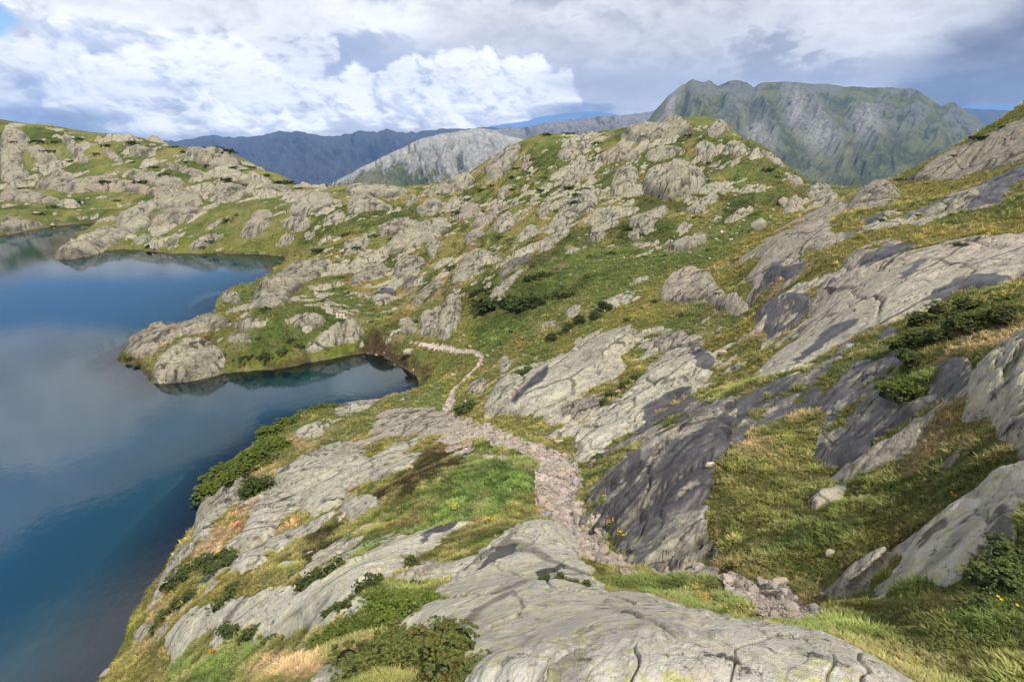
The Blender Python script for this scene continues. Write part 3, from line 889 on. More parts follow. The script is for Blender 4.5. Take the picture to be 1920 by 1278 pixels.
# ------------------------------------------------------------------ materials of the land
def rock_material():
    m, t = material('rock')
    A = t.sep(t.attr('rock').outputs['Color'])            # r wet, g pink, b joints and painted foot shade
    W, Pk, Ck = A[0], A[1], A[2]
    A2 = t.sep(t.attr('rock2').outputs['Color'])
    Li, We = A2[0], A2[1]                                  # crusty lichen, weathering
    gv = t.attr('grain').outputs['Vector']                # along the grain, across it, up (m)
    g1 = t.vm('MULTIPLY', gv, (0.7, 1.0, 1.0)); g2 = t.vm('MULTIPLY', gv, (0.30, 1.0, 0.8))
    N1 = t.noise(g1, 0.34, 11, 0.66)
    N2 = t.noise(g1, 1.9, 9, 0.70)
    NF = t.noise(g2, 1.3, 9, 0.62, 0.3)                   # banding along the grain
    NL = t.noise(gv, 3.4, 7, 0.66)
    c = t.mix(t.ss(N1, 0.36, 0.62), (0.24, 0.225, 0.185), (0.43, 0.405, 0.34))
    c = t.mix(t.m('MULTIPLY', t.ss(N2, 0.46, 0.64), 0.62), c, (0.335, 0.345, 0.225))      # grey-green lichen film
    c = t.mix(t.m('MULTIPLY', Pk, t.ss(N1, 0.34, 0.56, 0.25, 0.95)), c, (0.37, 0.295, 0.255))
    c = t.mix(t.m('MULTIPLY', t.ss(N2, 0.58, 0.70), 0.75), c, (0.56, 0.54, 0.48))
    c = t.mix(t.m('MULTIPLY', t.ss(NF, 0.47, 0.36), t.m('SUBTRACT', 0.45, t.m('MULTIPLY', Li, 0.45))), c, (0.11, 0.10, 0.085))
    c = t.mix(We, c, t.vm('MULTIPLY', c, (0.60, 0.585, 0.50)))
    c = t.mix(t.m('MULTIPLY', Li, t.ss(N1, 0.35, 0.55, 0.65, 0.95)), c, (0.58, 0.565, 0.49))
    # joints and cracks: thin dark contour lines of two fractal fields
    ln1 = t.ss(t.m('ABSOLUTE', t.m('SUBTRACT', NF, 0.50)), 0.016, 0.0)
    ln2 = t.ss(t.m('ABSOLUTE', t.m('SUBTRACT', t.noise(g1, 0.55, 6, 0.60, 0.5), 0.53)), 0.010, 0.0)
    ln = t.m('MAXIMUM', t.m('MULTIPLY', ln1, t.m('SUBTRACT', 0.55, t.m('MULTIPLY', Li, 0.55))), t.m('MULTIPLY', ln2, t.m('SUBTRACT', 0.35, t.m('MULTIPLY', Li, 0.35))))
    # map lichen, white crusts and black spots close by
    NY = t.noise(gv, 15.0, 4, 0.6); NQ = t.noise(gv, 24.0, 4, 0.6)
    yel = t.m('MULTIPLY', t.m('MULTIPLY', t.ss(NY, 0.50, 0.56), t.ss(NL, 0.42, 0.54)), t.m('MULTIPLY', Li, 0.8))
    c = t.mix(t.m('MULTIPLY', t.m('MULTIPLY', Li, 0.55), t.ss(N2, 0.50, 0.58)), c, (0.47, 0.375, 0.32))
    c = t.mix(yel, c, (0.50, 0.50, 0.17))
    NW = t.noise(gv, 9.0, 6, 0.68)
    c = t.mix(t.m('MULTIPLY', t.ss(t.m('ADD', t.m('MULTIPLY', NW, 0.5), t.m('MULTIPLY', NQ, 0.5)), 0.52, 0.58), t.m('MULTIPLY', Li, 0.75)), c, (0.56, 0.55, 0.51))
    c = t.mix(t.m('MULTIPLY', t.m('MULTIPLY', t.ss(NW, 0.43, 0.37), t.ss(NL, 0.56, 0.44)), t.m('ADD', 0.25, t.m('MULTIPLY', Li, 0.65))), c, (0.030, 0.029, 0.026))
    grit = t.noise(gv, 38.0, 4, 0.75)
    c = t.mix(t.m('MULTIPLY', t.ss(grit, 0.55, 0.75), 0.4), c, (0.08, 0.075, 0.065))
    c = t.mix(t.m('MULTIPLY', t.ss(grit, 0.44, 0.28), 0.35), c, (0.50, 0.48, 0.44))
    c = t.mix(t.m('MULTIPLY', t.ss(NW, 0.50, 0.38), t.m('SUBTRACT', 0.55, t.m('MULTIPLY', Li, 0.38))), c, t.vm('MULTIPLY', c, (0.42, 0.41, 0.40)))
    c = t.mix(t.m('MULTIPLY', t.ss(NL, 0.49, 0.39), t.m('SUBTRACT', 0.5, t.m('MULTIPLY', Li, 0.42))), c, t.vm('MULTIPLY', c, (0.50, 0.50, 0.48)))
    c = t.mix(t.m('MULTIPLY', t.ss(NL, 0.55, 0.66), 0.55), c, t.vm('MULTIPLY', c, (1.45, 1.42, 1.36)))
    # joints: angular network at two sizes
    wv = t.n('ShaderNodeTexNoise'); t.put(wv.inputs['Vector'], gv); wv.inputs['Scale'].default_value = 0.8; wv.inputs['Detail'].default_value = 3
    jv = t.vm('ADD', t.vm('MULTIPLY', gv, (0.42, 1.0, 1.0)), t.vm('SCALE', t.vm('SUBTRACT', wv.outputs['Color'], (0.5, 0.5, 0.5)), scale=0.7))
    jn = []
    for sc_, wd_ in ((0.42, 0.045), (1.35, 0.05)):
        nd = t.n('ShaderNodeTexVoronoi', feature='DISTANCE_TO_EDGE', voronoi_dimensions='2D')
        t.put(nd.inputs['Vector'], jv); nd.inputs['Scale'].default_value = sc_
        jn.append(t.ss(nd.outputs['Distance'], wd_, wd_ * 0.25))
    Lq = t.m('SUBTRACT', 1.0, t.m('MULTIPLY', Li, 0.8))
    jj = t.m('MAXIMUM', t.m('MULTIPLY', jn[0], t.ss(N1, 0.40, 0.52)), t.m('MULTIPLY', t.m('MULTIPLY', jn[1], Lq), t.ss(N2, 0.54, 0.44)))
    ln = t.m('MAXIMUM', ln, t.m('MULTIPLY', jj, t.m('SUBTRACT', 0.95, t.m('MULTIPLY', Li, 0.35))))
    # moss and dirt caught in the joints, and shade painted along the rock foot
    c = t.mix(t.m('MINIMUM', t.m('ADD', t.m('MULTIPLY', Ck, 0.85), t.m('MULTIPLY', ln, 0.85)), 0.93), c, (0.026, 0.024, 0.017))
    c = t.vm('MULTIPLY', c, (1.04, 0.995, 0.925))
    # wet, algae-blackened rock
    wt = t.mix(t.ss(NF, 0.36, 0.62), (0.019, 0.018, 0.021), (0.075, 0.067, 0.070))
    wt = t.mix(t.m('MULTIPLY', t.ss(N2, 0.54, 0.66), 0.45), wt, (0.15, 0.125, 0.118))
    wt = t.mix(t.m('MULTIPLY', ln, 0.8), wt, (0.010, 0.010, 0.010))
    NB = t.noise(g2, 0.42, 6, 0.6)
    wm = t.ss(t.m('ADD', W, t.m('ADD', t.m('MULTIPLY', t.m('SUBTRACT', N2, 0.5), 1.1), t.m('ADD', t.m('MULTIPLY', t.m('SUBTRACT', NF, 0.5), 1.0), t.m('MULTIPLY', t.m('SUBTRACT', NB, 0.5), 1.5)))), 0.38, 0.64)
    c = t.mix(t.m('MULTIPLY', wm, 0.95), c, wt)
    hgt = t.m('ADD', t.m('MULTIPLY', N1, 0.55), t.m('ADD', t.m('MULTIPLY', N2, 0.10), t.m('MULTIPLY', NF, t.m('SUBTRACT', 0.13, t.m('MULTIPLY', Li, 0.10)))))
    hgt = t.m('SUBTRACT', hgt, t.m('MULTIPLY', ln, 0.05))
    rough = t.m('SUBTRACT', 0.92, t.m('MULTIPLY', wm, t.ss(N2, 0.38, 0.62, 0.34, 0.58)))
    b = t.bump(hgt, 1.0, t.m('SUBTRACT', 0.85, t.m('MULTIPLY', wm, 0.6)))
    t.out(t.principled(c, rough, b, 0.5).outputs[0])
    return m


def ground_material():
    m, t = material('turf')
    co = t.n('ShaderNodeTexCoord').outputs['Object']
    col = t.attr('col').outputs['Color']
    n1 = t.noise(co, 2.4, 6, 0.65); n2 = t.noise(co, 14.0, 4, 0.7); 
    c = t.mix(t.ss(n1, 0.32, 0.68), t.vm('MULTIPLY', col, (0.68, 0.72, 0.70)), t.vm('MULTIPLY', col, (1.30, 1.24, 1.2)))
    c = t.mix(t.m('MULTIPLY', t.ss(n2, 0.45, 0.75), 0.55), c, t.vm('MULTIPLY', col, (1.75, 1.55, 1.35)))
    c = t.mix(t.m('MULTIPLY', t.ss(n2, 0.46, 0.25), 0.6), c, t.vm('MULTIPLY', col, (0.42, 0.48, 0.45)))
    n4 = t.noise(co, 0.5, 9, 0.72)
    c = t.mix(t.m('MULTIPLY', t.ss(n4, 0.48, 0.38), 0.55), c, t.vm('MULTIPLY', col, (0.34, 0.44, 0.42)))
    c = t.mix(t.m('MULTIPLY', t.ss(n4, 0.54, 0.66), 0.5), c, t.vm('MULTIPLY', col, (1.6, 1.4, 1.3)))
    b = t.bump(t.m('ADD', t.m('MULTIPLY', n4, 0.5), t.m('ADD', t.m('MULTIPLY', n1, 0.25), t.m('MULTIPLY', n2, 0.10))), 1.0, 0.9)
    t.out(t.principled(c, 1.0, b, 0.05).outputs[0])
    return m


def path_material():
    m, t = material('gravel')
    co = t.n('ShaderNodeTexCoord').outputs['Object']
    v = t.voro(co, 9.0, 'F1', 0, 'Color'); d = t.voro(co, 9.0, 'DISTANCE_TO_EDGE', 0)
    vd = t.sep(v)[0]
    n1 = t.noise(co, 5.0, 5, 0.65)
    c = t.mix(t.ss(n1, 0.35, 0.65), (0.38, 0.29, 0.245), (0.60, 0.50, 0.43))
    c = t.mix(t.m('MULTIPLY', t.ss(vd, 0.45, 0.9), t.ss(d, 0.02, 0.10)), c, (0.56, 0.475, 0.41))
    b = t.bump(t.ss(d, 0.0, 0.15), 0.7, 0.04)
    t.out(t.principled(c, 0.95, b, 0.2).outputs[0])
    return m


def stone_material():
    m, t = material('stone')
    co = t.n('ShaderNodeTexCoord').outputs['Object']
    rnd = t.n('ShaderNodeObjectInfo').outputs['Random']
    tint = t.attr('tint').outputs['Color']
    n1 = t.noise(co, 2.5, 5, 0.65); n2 = t.noise(co, 11.0, 5, 0.7)
    c = t.mix(rnd, (0.30, 0.255, 0.215), (0.46, 0.395, 0.335))
    c = t.vm('MULTIPLY', c, tint)
    c = t.mix(t.m('MULTIPLY', t.ss(n1, 0.45, 0.65), 0.5), c, (0.24, 0.24, 0.17))
    c = t.mix(t.m('MULTIPLY', t.ss(n2, 0.55, 0.7), 0.45), c, (0.52, 0.49, 0.45))
    c = t.mix(t.m('MULTIPLY', t.ss(n2, 0.45, 0.30), 0.4), c, (0.13, 0.115, 0.10))
    b = t.bump(n2, 0.5, 0.06)
    t.out(t.principled(c, 0.9, b, 0.25).outputs[0])
    return m


M_ROCK = rock_material(); M_TURF = ground_material(); M_PATH = path_material(); M_STONE = stone_material()

# ------------------------------------------------------------------ zones
HILL = np.zeros(TT.shape, np.float32)
paint(HILL, '590 362 740 352 985 262 1290 226 1400 266 1490 335 1560 360 1480 400 1340 420 1260 460 1100 480 1010 500 880 600 760 622 690 622 640 560 600 480 560 470', .03, .03)
MID = np.zeros(TT.shape, np.float32)
paint(MID, '110 478 240 402 400 354 640 356 610 460 560 480 300 468', .03, .02)
paint(MID, '230 670 300 620 440 590 420 560 560 492 640 500 690 600 680 630 600 650 430 660', .02, .02, .8)
LEFTH = np.zeros(TT.shape, np.float32)
paint(LEFTH, '-200 190 0 225 250 256 420 292 590 350 400 358 230 395 100 392 -200 400', .03, .04)
NEARB = np.zeros(TT.shape, np.float32)
paint(NEARB, '365 990 285 1110 255 1190 330 1200 430 1060 560 960 620 940 700 970 640 1010 480 1080 340 1200 600 1210 900 1050 800 1010 700 1000 600 900 520 880 440 900', .03, .03, .5)
paint(NEARB, '1400 600 1560 500 1920 400 1920 480 1700 580 1530 640', .03, .03, .55)
paint(NEARB, '1560 900 1760 760 1920 640 1920 1060 1800 1100 1600 1120', .04, .04, .25)
paint(NEARB, '880 700 1000 640 1170 600 1340 600 1340 760 1120 870 960 780', .04, .04, .45)

PATH = np.zeros(TT.shape, np.float32)


def paint_path(s):
    a = arr(s, 3)
    pts = []
    for p, q in zip(a[:-1], a[1:]):
        n = max(2, int(np.hypot(*(q - p)[:2]) // (12 if min(p[2], q[2]) > 9 else 2.5)))
        pts += [p + (q - p) * i / n for i in range(n)]
    pts = np.array(pts + [a[-1]])
    t_, L_ = cast(pts[:, 0], pts[:, 1])
    # half widths are measured across the picture: turn them into angle
    wid = np.where(pts[:, 2] < 9, pts[:, 2] * .72, pts[:, 2] * 1.15) / F * np.cos(t_) ** 1.0 * 0.95
    for i in range(len(pts)):
        w_ = wid[i]
        c = np.array([[t_[i], L_[i]]])
        wi = window(c, w_ * 2.2)
        d = np.hypot(TT[wi] - t_[i], LL[wi] - L_[i])
        PATH[wi] = np.maximum(PATH[wi], 1 - d / (2 * w_))


PATHS = ['1515 1178 30 1490 1162 36 1440 1132 38 1385 1098 34 1340 1085 24 1300 1076 26 1255 1070 22 1225 1080 14',
         '1185 1080 20 1155 1065 30 1112 1045 32 1090 1010 32 1070 985 36 1052 955 40 1046 920 44 1045 888 42 1030 862 34 990 845 28 950 832 26 910 818 30 870 805 32 845 785 22 838 765 10 850 735 7 872 712 6 898 692 6 905 678 5 885 664 5 845 657 4 800 646 4 770 640 3',
         '1000 858 16 960 866 14 920 864 14 885 858 16 858 838 26 850 815 26', '655 600 3 630 588 4 615 575 5 606 557 5 590 546 3',
         '1320 1076 34 1260 1068 36 1225 1068 38 1185 1066 38 1160 1062 38 1125 1050 34']
for s in PATHS:
    paint_path(s)
PATH += np.clip(0.42 - RR / 120, .08, .35) * fbm(X / (0.05 * RR), Y / (0.05 * RR), 3, 21) * (PATH > 0.02)
ON_PATH = sstep(PATH, 0.42, 0.58)

# small outcrops that fill the spaces between the traced rocks
fill_h = np.full(TT.shape, -50.0, np.float32)
for zone, lam, thr, amp, sd_ in ((HILL, 5.5, 0.50, 0.30, 31), (HILL, 2.2, 0.52, 0.25, 35), (MID, 7.0, 0.46, 0.22, 41), (LEFTH, 11.0, 0.22, 0.34, 51),
                                 (LEFTH, 4.0, 0.38, 0.25, 55), (NEARB, 1.1, 0.36, 0.20, 61), (NEARB, 2.6, 0.38, 0.2, 65), (MID, 2.5, 0.48, 0.2, 67)):
    sel = zone > 0.02
    ph = float(PHI[sel].mean())
    ga = X[sel] * math.cos(ph) + Y[sel] * math.sin(ph); gb = -X[sel] * math.sin(ph) + Y[sel] * math.cos(ph)
    n = fbm(ga / lam, gb / (0.42 * lam), 5, sd_, 0.52)
    c1, i1 = cells(ga / (0.8 * lam) + 0.3 * n, gb / (0.3 * lam), sd_ + 1)
    v = amp * lam * (np.minimum(n - thr - 0.5 * (1 - zone[sel]), 0.5) * 1.0) + np.where(n > thr, amp * lam * (0.12 * i1 - 0.18 * (1 - sstep(c1, 0, .12))), 0)
    fill_h[sel] = np.maximum(fill_h[sel], v)
FILL = np.clip(fill_h, 0, None)

# ------------------------------------------------------------------ the turf surface
tus = 0
for lam, amp in ((9.0, .35), (3.5, .16), (1.3, .085), (0.55, .075), (0.26, .045), (0.12, .014)):
    tus = tus + detail_amp(lam, RR) * amp * vnoise(X / lam, Y / lam, 71 + int(lam * 3)) * np.clip(RR / (lam * 4), 0.15, 1)
tus *= np.clip(RR / 4, 0.2, 1)
shore_fade = sstep(-lake_sd, 0.0, 4.0)
G = B + np.where(LAND, tus * shore_fade, 0.3 * tus * (depth > .3)) - 0.09 * ON_PATH * np.clip(RR / 10, .4, 1)

# colours of the turf, linear
C_ = {'olive': (0.160, 0.163, 0.058), 'green': (0.105, 0.140, 0.042), 'tan': (0.36, 0.275, 0.165), 'bright': (0.115, 0.175, 0.050), 'yellow': (0.23, 0.20, 0.060),
      'orange': (0.25, 0.150, 0.075), 'bog': (0.040, 0.034, 0.018), 'red': (0.15, 0.042, 0.022),
      'dark': (0.050, 0.070, 0.020), 'soil': (0.060, 0.040, 0.027), 'moss': (0.155, 0.175, 0.030), 'bed': (0.17, 0.135, 0.10)}
C_ = {k_: np.array(v, np.float32) * 1.0 for k_, v in C_.items()}
COLR = np.empty(TT.shape + (3,), np.float32)
lamr = np.clip(RR * 0.05, 0.5, 5)
na = 0.5 + 0.5 * fbm(X / 3.1, Y / 3.1, 5, 81); nb = 0.5 + 0.5 * fbm(X / 9.0, Y / 9.0, 4, 85); ncn = 0.5 + 0.5 * fbm(X / 1.1, Y / 1.1, 4, 88)
COLR[:] = C_['olive']


def blend(key, wgt):
    w_ = np.clip(wgt, 0, 1)[..., None]
    COLR[:] = COLR * (1 - w_) + C_[key] * w_


blend('green', sstep(na, 0.36, 0.60) * 0.9)
blend('yellow', sstep(nb, 0.50, 0.72) * 0.5)
blend('yellow', sstep(ncn, 0.62, 0.80) * 0.3)
Z = np.zeros(TT.shape, np.float32)


def zone(key, amount, *shapes, soft=.03, rough=.03):
    Z[:] = 0
    for s in shapes:
        paint(Z, s, soft, rough, ellipse=not isinstance(s, str))
    blend(key, Z * amount)


zone('green', .75, '890 560 1000 470 1260 470 1480 390 1330 500 1230 520 1100 600 950 660 880 650')
zone('green', .25, '1360 800 1560 800 1800 820 1700 960 1650 1130 1500 1110 1360 1040')
zone('olive', .7, '1340 640 1480 620 1520 660 1400 740 1300 760', '900 780 1060 770 1060 820 960 830')
zone('dark', .7, '900 600 880 520 960 500 1060 520 1060 560 960 600', '860 560 850 600 900 650 880 560', soft=.05, rough=.08)
zone('green', .8, '430 600 640 590 690 620 660 665 560 672 430 690 400 650', '600 470 620 540 590 600 640 610 700 600 640 540')
zone('dark', .6, '440 640 600 640 590 660 440 685', '560 580 640 590 620 620 560 615')
zone('bright', .9, '790 965 880 870 1000 865 1010 900 1000 930 880 965 760 1010', '1100 1100 1180 1098 1390 1122 1405 1140 1340 1172 1230 1120', '640 1035 780 980 860 960 900 950 1000 940 900 975 760 1010 660 1050', soft=.03, rough=.05)
zone('bright', .6, (840, 740, 40, 20), (920, 640, 50, 12), '1790 1130 1920 1050 1920 1180 1820 1200', (1560, 1180, 40, 14), (420, 1255, 100, 30), soft=.04, rough=.05)
zone('yellow', .35, '300 470 560 478 600 440 500 400 420 440', '790 660 900 690 860 750 790 700', '540 850 620 840 680 810 690 840 600 860', (930, 1050, 30, 14), (1500, 640, 60, 20))
zone('bog', .88, '690 935 740 895 810 835 870 845 880 872 800 905 760 935', '545 1030 600 990 640 990 620 1040', soft=.03, rough=.05)
zone('tan', .9, (757, 1022, 20, 12), (955, 1020, 25, 17), '330 1055 400 990 450 965 460 930 440 905 470 880 480 920 470 980 420 1020 370 1070',
     '400 1060 470 1030 450 1050 400 1075', '510 985 560 940 570 960 530 985', '260 1180 300 1120 330 1080 300 1150', '280 1230 290 1200 300 1210 285 1250', (480, 890, 25, 12), (560, 830, 30, 8),
     (535, 1262, 60, 14), (930, 1045, 28, 8), (870, 1070, 40, 8), soft=.02, rough=.04)
zone('tan', .65, '1410 560 1450 530 1560 540 1500 590 1440 620', (1010, 485, 40, 8), (990, 510, 20, 8), (1110, 420, 18, 10), (800, 590, 20, 12), (795, 560, 20, 12), (1255, 900, 22, 30),
     (1820, 840, 50, 20), (1800, 780, 60, 18), (320, 650, 40, 14), (1480, 770, 50, 14), (1290, 900, 15, 20), (1860, 630, 60, 14), (1330, 830, 20, 8), (1230, 770, 12, 6), (1385, 820, 30, 14), soft=.03, rough=.06)
zone('red', .8, (1262, 900, 14, 24), (455, 945, 14, 8), (445, 985, 16, 10), (1000, 470, 12, 7), (388, 650, 14, 6), (400, 615, 12, 4), (1800, 592, 20, 8), soft=.02, rough=.04)
zone('moss', .8, '225 668 270 640 285 690 265 712 240 690', '430 690 560 650 700 640 640 668 540 690', '380 930 400 890 420 905 390 945', '240 1195 250 1160 265 1170 255 1210', (430, 462, 200, 10), soft=.02, rough=.03)
zone('soil', .9, '1290 1040 1380 1060 1340 1080 1280 1060', '1480 1100 1530 1120 1520 1150 1470 1130', (1590, 1060, 16, 20), (790, 690, 40, 14), (720, 668, 40, 6), soft=.02, rough=.03)
# dry grass gathers along the edges of the rocks
near_rock = sstep(ROCK_SD, -0.05, 0.0) + sstep(FILL, 0.0, 0.4)
blend('tan', near_rock * sstep(na + 0.25 * nb, 0.66, 0.95) * 0.35)
blend('orange', near_rock * sstep(1 - na + 0.2 * ncn, 0.58, 0.8) * HILL * 0.4)
blend('dark', near_rock * sstep(1 - nb, 0.5, 0.7) * (HILL + LEFTH) * 0.6)
blend('dark', sstep(fbm(GA / 5.0, GB / 2.0, 5, 95), 0.05, 0.35) * np.clip(HILL + 1.2 * LEFTH + .3 * MID, 0, 1) * 0.75)
blend('dark', LEFTH * .55)
blend('dark', MID * .3)
blend('soil', sstep(-lake_sd, 0.9, 0.0) * sstep(na, .3, .6) * 0.8)
COLR[~LAND] = C_['bed']
blend('soil', (~LAND) * sstep(na, .45, .6) * .7)

COVER = np.full(TT.shape, -9.0)
rock_built = []
for k_, tone, label, wi, sd, inr, H in rock_list:
    inside_ = sd > 0
    ph = float(PHI[wi][inside_].mean()) if inside_.any() else float(PHI[wi].mean())
    if k_ < 3:
        ph = 1.25                                         # the slabs underfoot: grain runs away from the viewer
    x0, y0 = float(X[wi].mean()), float(Y[wi].mean())
    ga = (X[wi] - x0) * math.cos(ph) + (Y[wi] - y0) * math.sin(ph) + 37.0 * k_
    gb = -(X[wi] - x0) * math.sin(ph) + (Y[wi] - y0) * math.cos(ph) + 19.0 * k_
    h, crack_shade, e = rock_surface(wi, sd, inr, H, tone, 100 + 13 * k_, ga, gb)
    z = B[wi] + h - 0.04 * H
    lim = np.maximum(0.22 * H, 0.05) + 0.06 * np.clip(RR[wi] / 10, .3, 3)
    kp = (z > G[wi] - lim) & (e > -1.2 * max(H, .1) - .2)
    if not LAND[wi].all():
        kp |= (e > 0)
    COVER[wi] = np.maximum(COVER[wi], np.where(kp, (z - G[wi]) / (0.01 * RR[wi] + .05), -9))
    rock_built.append((k_, tone, label, wi, z, kp, crack_shade, ga, gb))
zf = B + fill_h
fga, fgb = X * math.cos(.6) + Y * math.sin(.6), -X * math.sin(.6) + Y * math.cos(.6)
for lam, amp in ((1.5, .12), (0.6, .05)):
    zf = zf + detail_amp(lam, RR) * amp * vnoise(fga / lam, fgb / (0.4 * lam), 77)
fkp = (fill_h > -0.25) & (zf > G - 0.25) & LAND & (lake_sd < -0.8)
shut = COVER > 1.5
fkp &= ~shut
COVER = np.maximum(COVER, np.where(fkp, (zf - G) / (0.01 * RR + .05), -9))
shut = COVER > 1.5
core = shut.copy()
for _ in range(2):
    core[1:-1, 1:-1] = core[1:-1, 1:-1] & core[:-2, 1:-1] & core[2:, 1:-1] & core[1:-1, :-2] & core[1:-1, 2:]
keep = (depth < 4.5) & ~core
v, f, used = grid_patch(X, Y, G, keep)
me = build_mesh('ground', v, f, M_TURF)
col_attr(me, 'col', COLR.reshape(-1, 3)[used])
ground = link('ground', me, kind='structure')

# rocks
def grain(me, ga, gb, used):
    a = me.attributes.new('grain', 'FLOAT_VECTOR', 'POINT')
    z_ = np.empty(len(me.vertices) * 3, np.float32); me.vertices.foreach_get('co', z_)
    a.data.foreach_set('vector', np.stack([ga.ravel()[used], gb.ravel()[used], z_[2::3]], 1).astype(np.float32).ravel())


TOP = G.copy(); ROCKY = np.zeros(TT.shape, bool)
for k_, tone, label, wi, z, kp, crack_shade, ga, gb in rock_built:
    if kp.sum() < 12:
        continue
    ROCKY[wi] |= kp & (z > G[wi] - 0.01); TOP[wi] = np.where(kp, np.maximum(TOP[wi], z), TOP[wi])
    v, f, used = grid_patch(X[wi], Y[wi], z, kp)
    if label:
        me = build_mesh('rock_outcrop', v, f, M_ROCK)
        link('rock_outcrop', me, None, label, 'rock')
    else:
        me = build_mesh('rock', v, f, M_ROCK)
        link('rock', me, ground)
    rw = RR[wi].ravel()[used]
    wet = np.clip(WETF[wi].ravel()[used] + {'w': .60, 'm': .36}.get(tone, 0.0), 0, 1)
    wl = sstep(z.ravel()[used], 0.35, 0.05) * (lake_sd[wi].ravel()[used] > -3) * 0.7
    pk = np.full(len(used), {'k': .9, 'w': .3, 'm': .4, 'g': .25}.get(tone, 0.12))
    col_attr(me, 'rock', np.stack([np.maximum(wet, wl), pk, crack_shade.ravel()[used]], 1))
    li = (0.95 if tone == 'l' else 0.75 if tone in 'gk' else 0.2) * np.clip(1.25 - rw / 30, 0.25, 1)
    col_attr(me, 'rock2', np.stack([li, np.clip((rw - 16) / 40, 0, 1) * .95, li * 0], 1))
    grain(me, ga, gb, used)

# the small outcrops between them, too many to pick apart
kp = fkp
ROCKY |= kp & (zf > G); TOP = np.where(kp, np.maximum(TOP, zf), TOP)
v, f, used = grid_patch(X, Y, zf, kp)
me = build_mesh('rock_ledges', v, f, M_ROCK)
link('rock_ledges', me, ground, kind='stuff')
c1, _ = cells(fga.ravel()[used] / 1.6, fgb.ravel()[used] / 0.6, 3)
ck = (1 - sstep(c1, 0, .10)) * sstep(na.ravel()[used], .35, .6)
col_attr(me, 'rock', np.stack([WETF.ravel()[used], 0.3 + 0 * ck, ck], 1))
col_attr(me, 'rock2', np.stack([0.3 + 0 * ck, np.clip((RR.ravel()[used] - 10) / 35, 0.2, 1), ck * 0], 1))
grain(me, fga, fgb, used)

# footpath
v, f, used = grid_patch(X, Y, G + 0.035 + 0.02 * vnoise(X / .2, Y / .2, 5) * (RR < 40), PATH > 0.40)
me = build_mesh('footpath', v, f, M_PATH)
footpath = link('footpath', me, kind='structure')

# ------------------------------------------------------------------ lake
def water_material(dark=False):
    m, t = material('water')
    co = t.n('ShaderNodeTexCoord').outputs['Object']
    dp = t.sep(t.attr('depth').outputs['Color'])[0]
    n1 = t.noise(co, 0.9, 3, 0.6); n2 = t.noise(co, 4.0, 3, 0.6); big = t.noise(co, 0.035, 3, 0.5)
    calm = t.ss(big, 0.40, 0.62)
    hgt = t.m('ADD', t.m('MULTIPLY', n1, 0.05), t.m('MULTIPLY', n2, 0.012))
    b = t.bump(hgt, t.n('ShaderNodeValue').outputs[0] if False else 0.13, 1.0)
    deep = t.mix(t.ss(dp, 0.0, 1.0), (0.007, 0.034, 0.043), (0.004, 0.046, 0.092))
    body = t.n('ShaderNodeBsdfDiffuse'); t.put(body.inputs['Color'], deep)
    tr = t.n('ShaderNodeBsdfTransparent'); tr.inputs['Color'].default_value = (0.55, 0.75, 0.78, 1)
    mix1 = t.n('ShaderNodeMixShader')
    t.put(mix1.inputs[0], t.ss(dp, 0.0, 0.30, 0.08, 1.0))
    t.t.links.new(tr.outputs[0], mix1.inputs[1]); t.t.links.new(body.outputs[0], mix1.inputs[2])
    gl = t.n('ShaderNodeBsdfGlossy'); gl.inputs['Roughness'].default_value = 0.03
    t.put(gl.inputs['Normal'], b)
    fr = t.n('ShaderNodeFresnel'); fr.inputs['IOR'].default_value = 2.1; t.put(fr.inputs['Normal'], b)
    mix2 = t.n('ShaderNodeMixShader')
    t.put(mix2.inputs[0], fr.outputs[0])
    t.t.links.new(mix1.outputs[0], mix2.inputs[1]); t.t.links.new(gl.outputs[0], mix2.inputs[2])
    t.out(mix2.outputs[0])
    return m


M_WATER = water_material()
st = 3
xs, ys, ls = X[::st, ::st], Y[::st, ::st], lake_sd[::st, ::st]
v, f, used = grid_patch(xs, ys, xs * 0, ls > -1.5)
me = build_mesh('lake', v, f, M_WATER)
dps = np.clip(np.clip(ls, 0, None).ravel()[used] / 16.0, 0, 1)
col_attr(me, 'depth', np.stack([dps] * 3, 1))
link('lake', me, kind='structure')

# ------------------------------------------------------------------ the far mountains
def mountain_material(name, rock_a, rock_b, green_a, green_b, bias):
    m, t = material(name)
    co = t.n('ShaderNodeTexCoord').outputs['Object']
    A = t.sep(t.attr('mt').outputs['Color'])              # r rock mask, g screes and painted sunlight, b height
    n1 = t.noise(co, 0.006, 7, 0.65); n2 = t.noise(co, 0.03, 6, 0.7)
    rk = t.mix(t.ss(n2, 0.35, 0.65), rock_a, rock_b)
    gr = t.mix(t.ss(n1, 0.40, 0.60), green_a, green_b)
    gr = t.mix(t.m('MULTIPLY', t.ss(n2, 0.55, 0.68), 0.8), gr, (0.030, 0.042, 0.020))
    f = t.ss(t.m('ADD', A[0], t.m('MULTIPLY', t.m('SUBTRACT', n2, 0.5), 1.1)), bias - 0.12, bias + 0.12)
    c = t.mix(f, gr, rk)
    c = t.mix(t.m('MULTIPLY', A[1], t.ss(n2, 0.3, 0.55)), c, (0.40, 0.38, 0.34))
    b = t.bump(t.m('ADD', n2, t.m('MULTIPLY', t.noise(co, 0.12, 5, 0.7), 0.4)), 1.0, 22.0)
    t.out(t.principled(c, 1.0, b, 0.05).outputs[0])
    return m


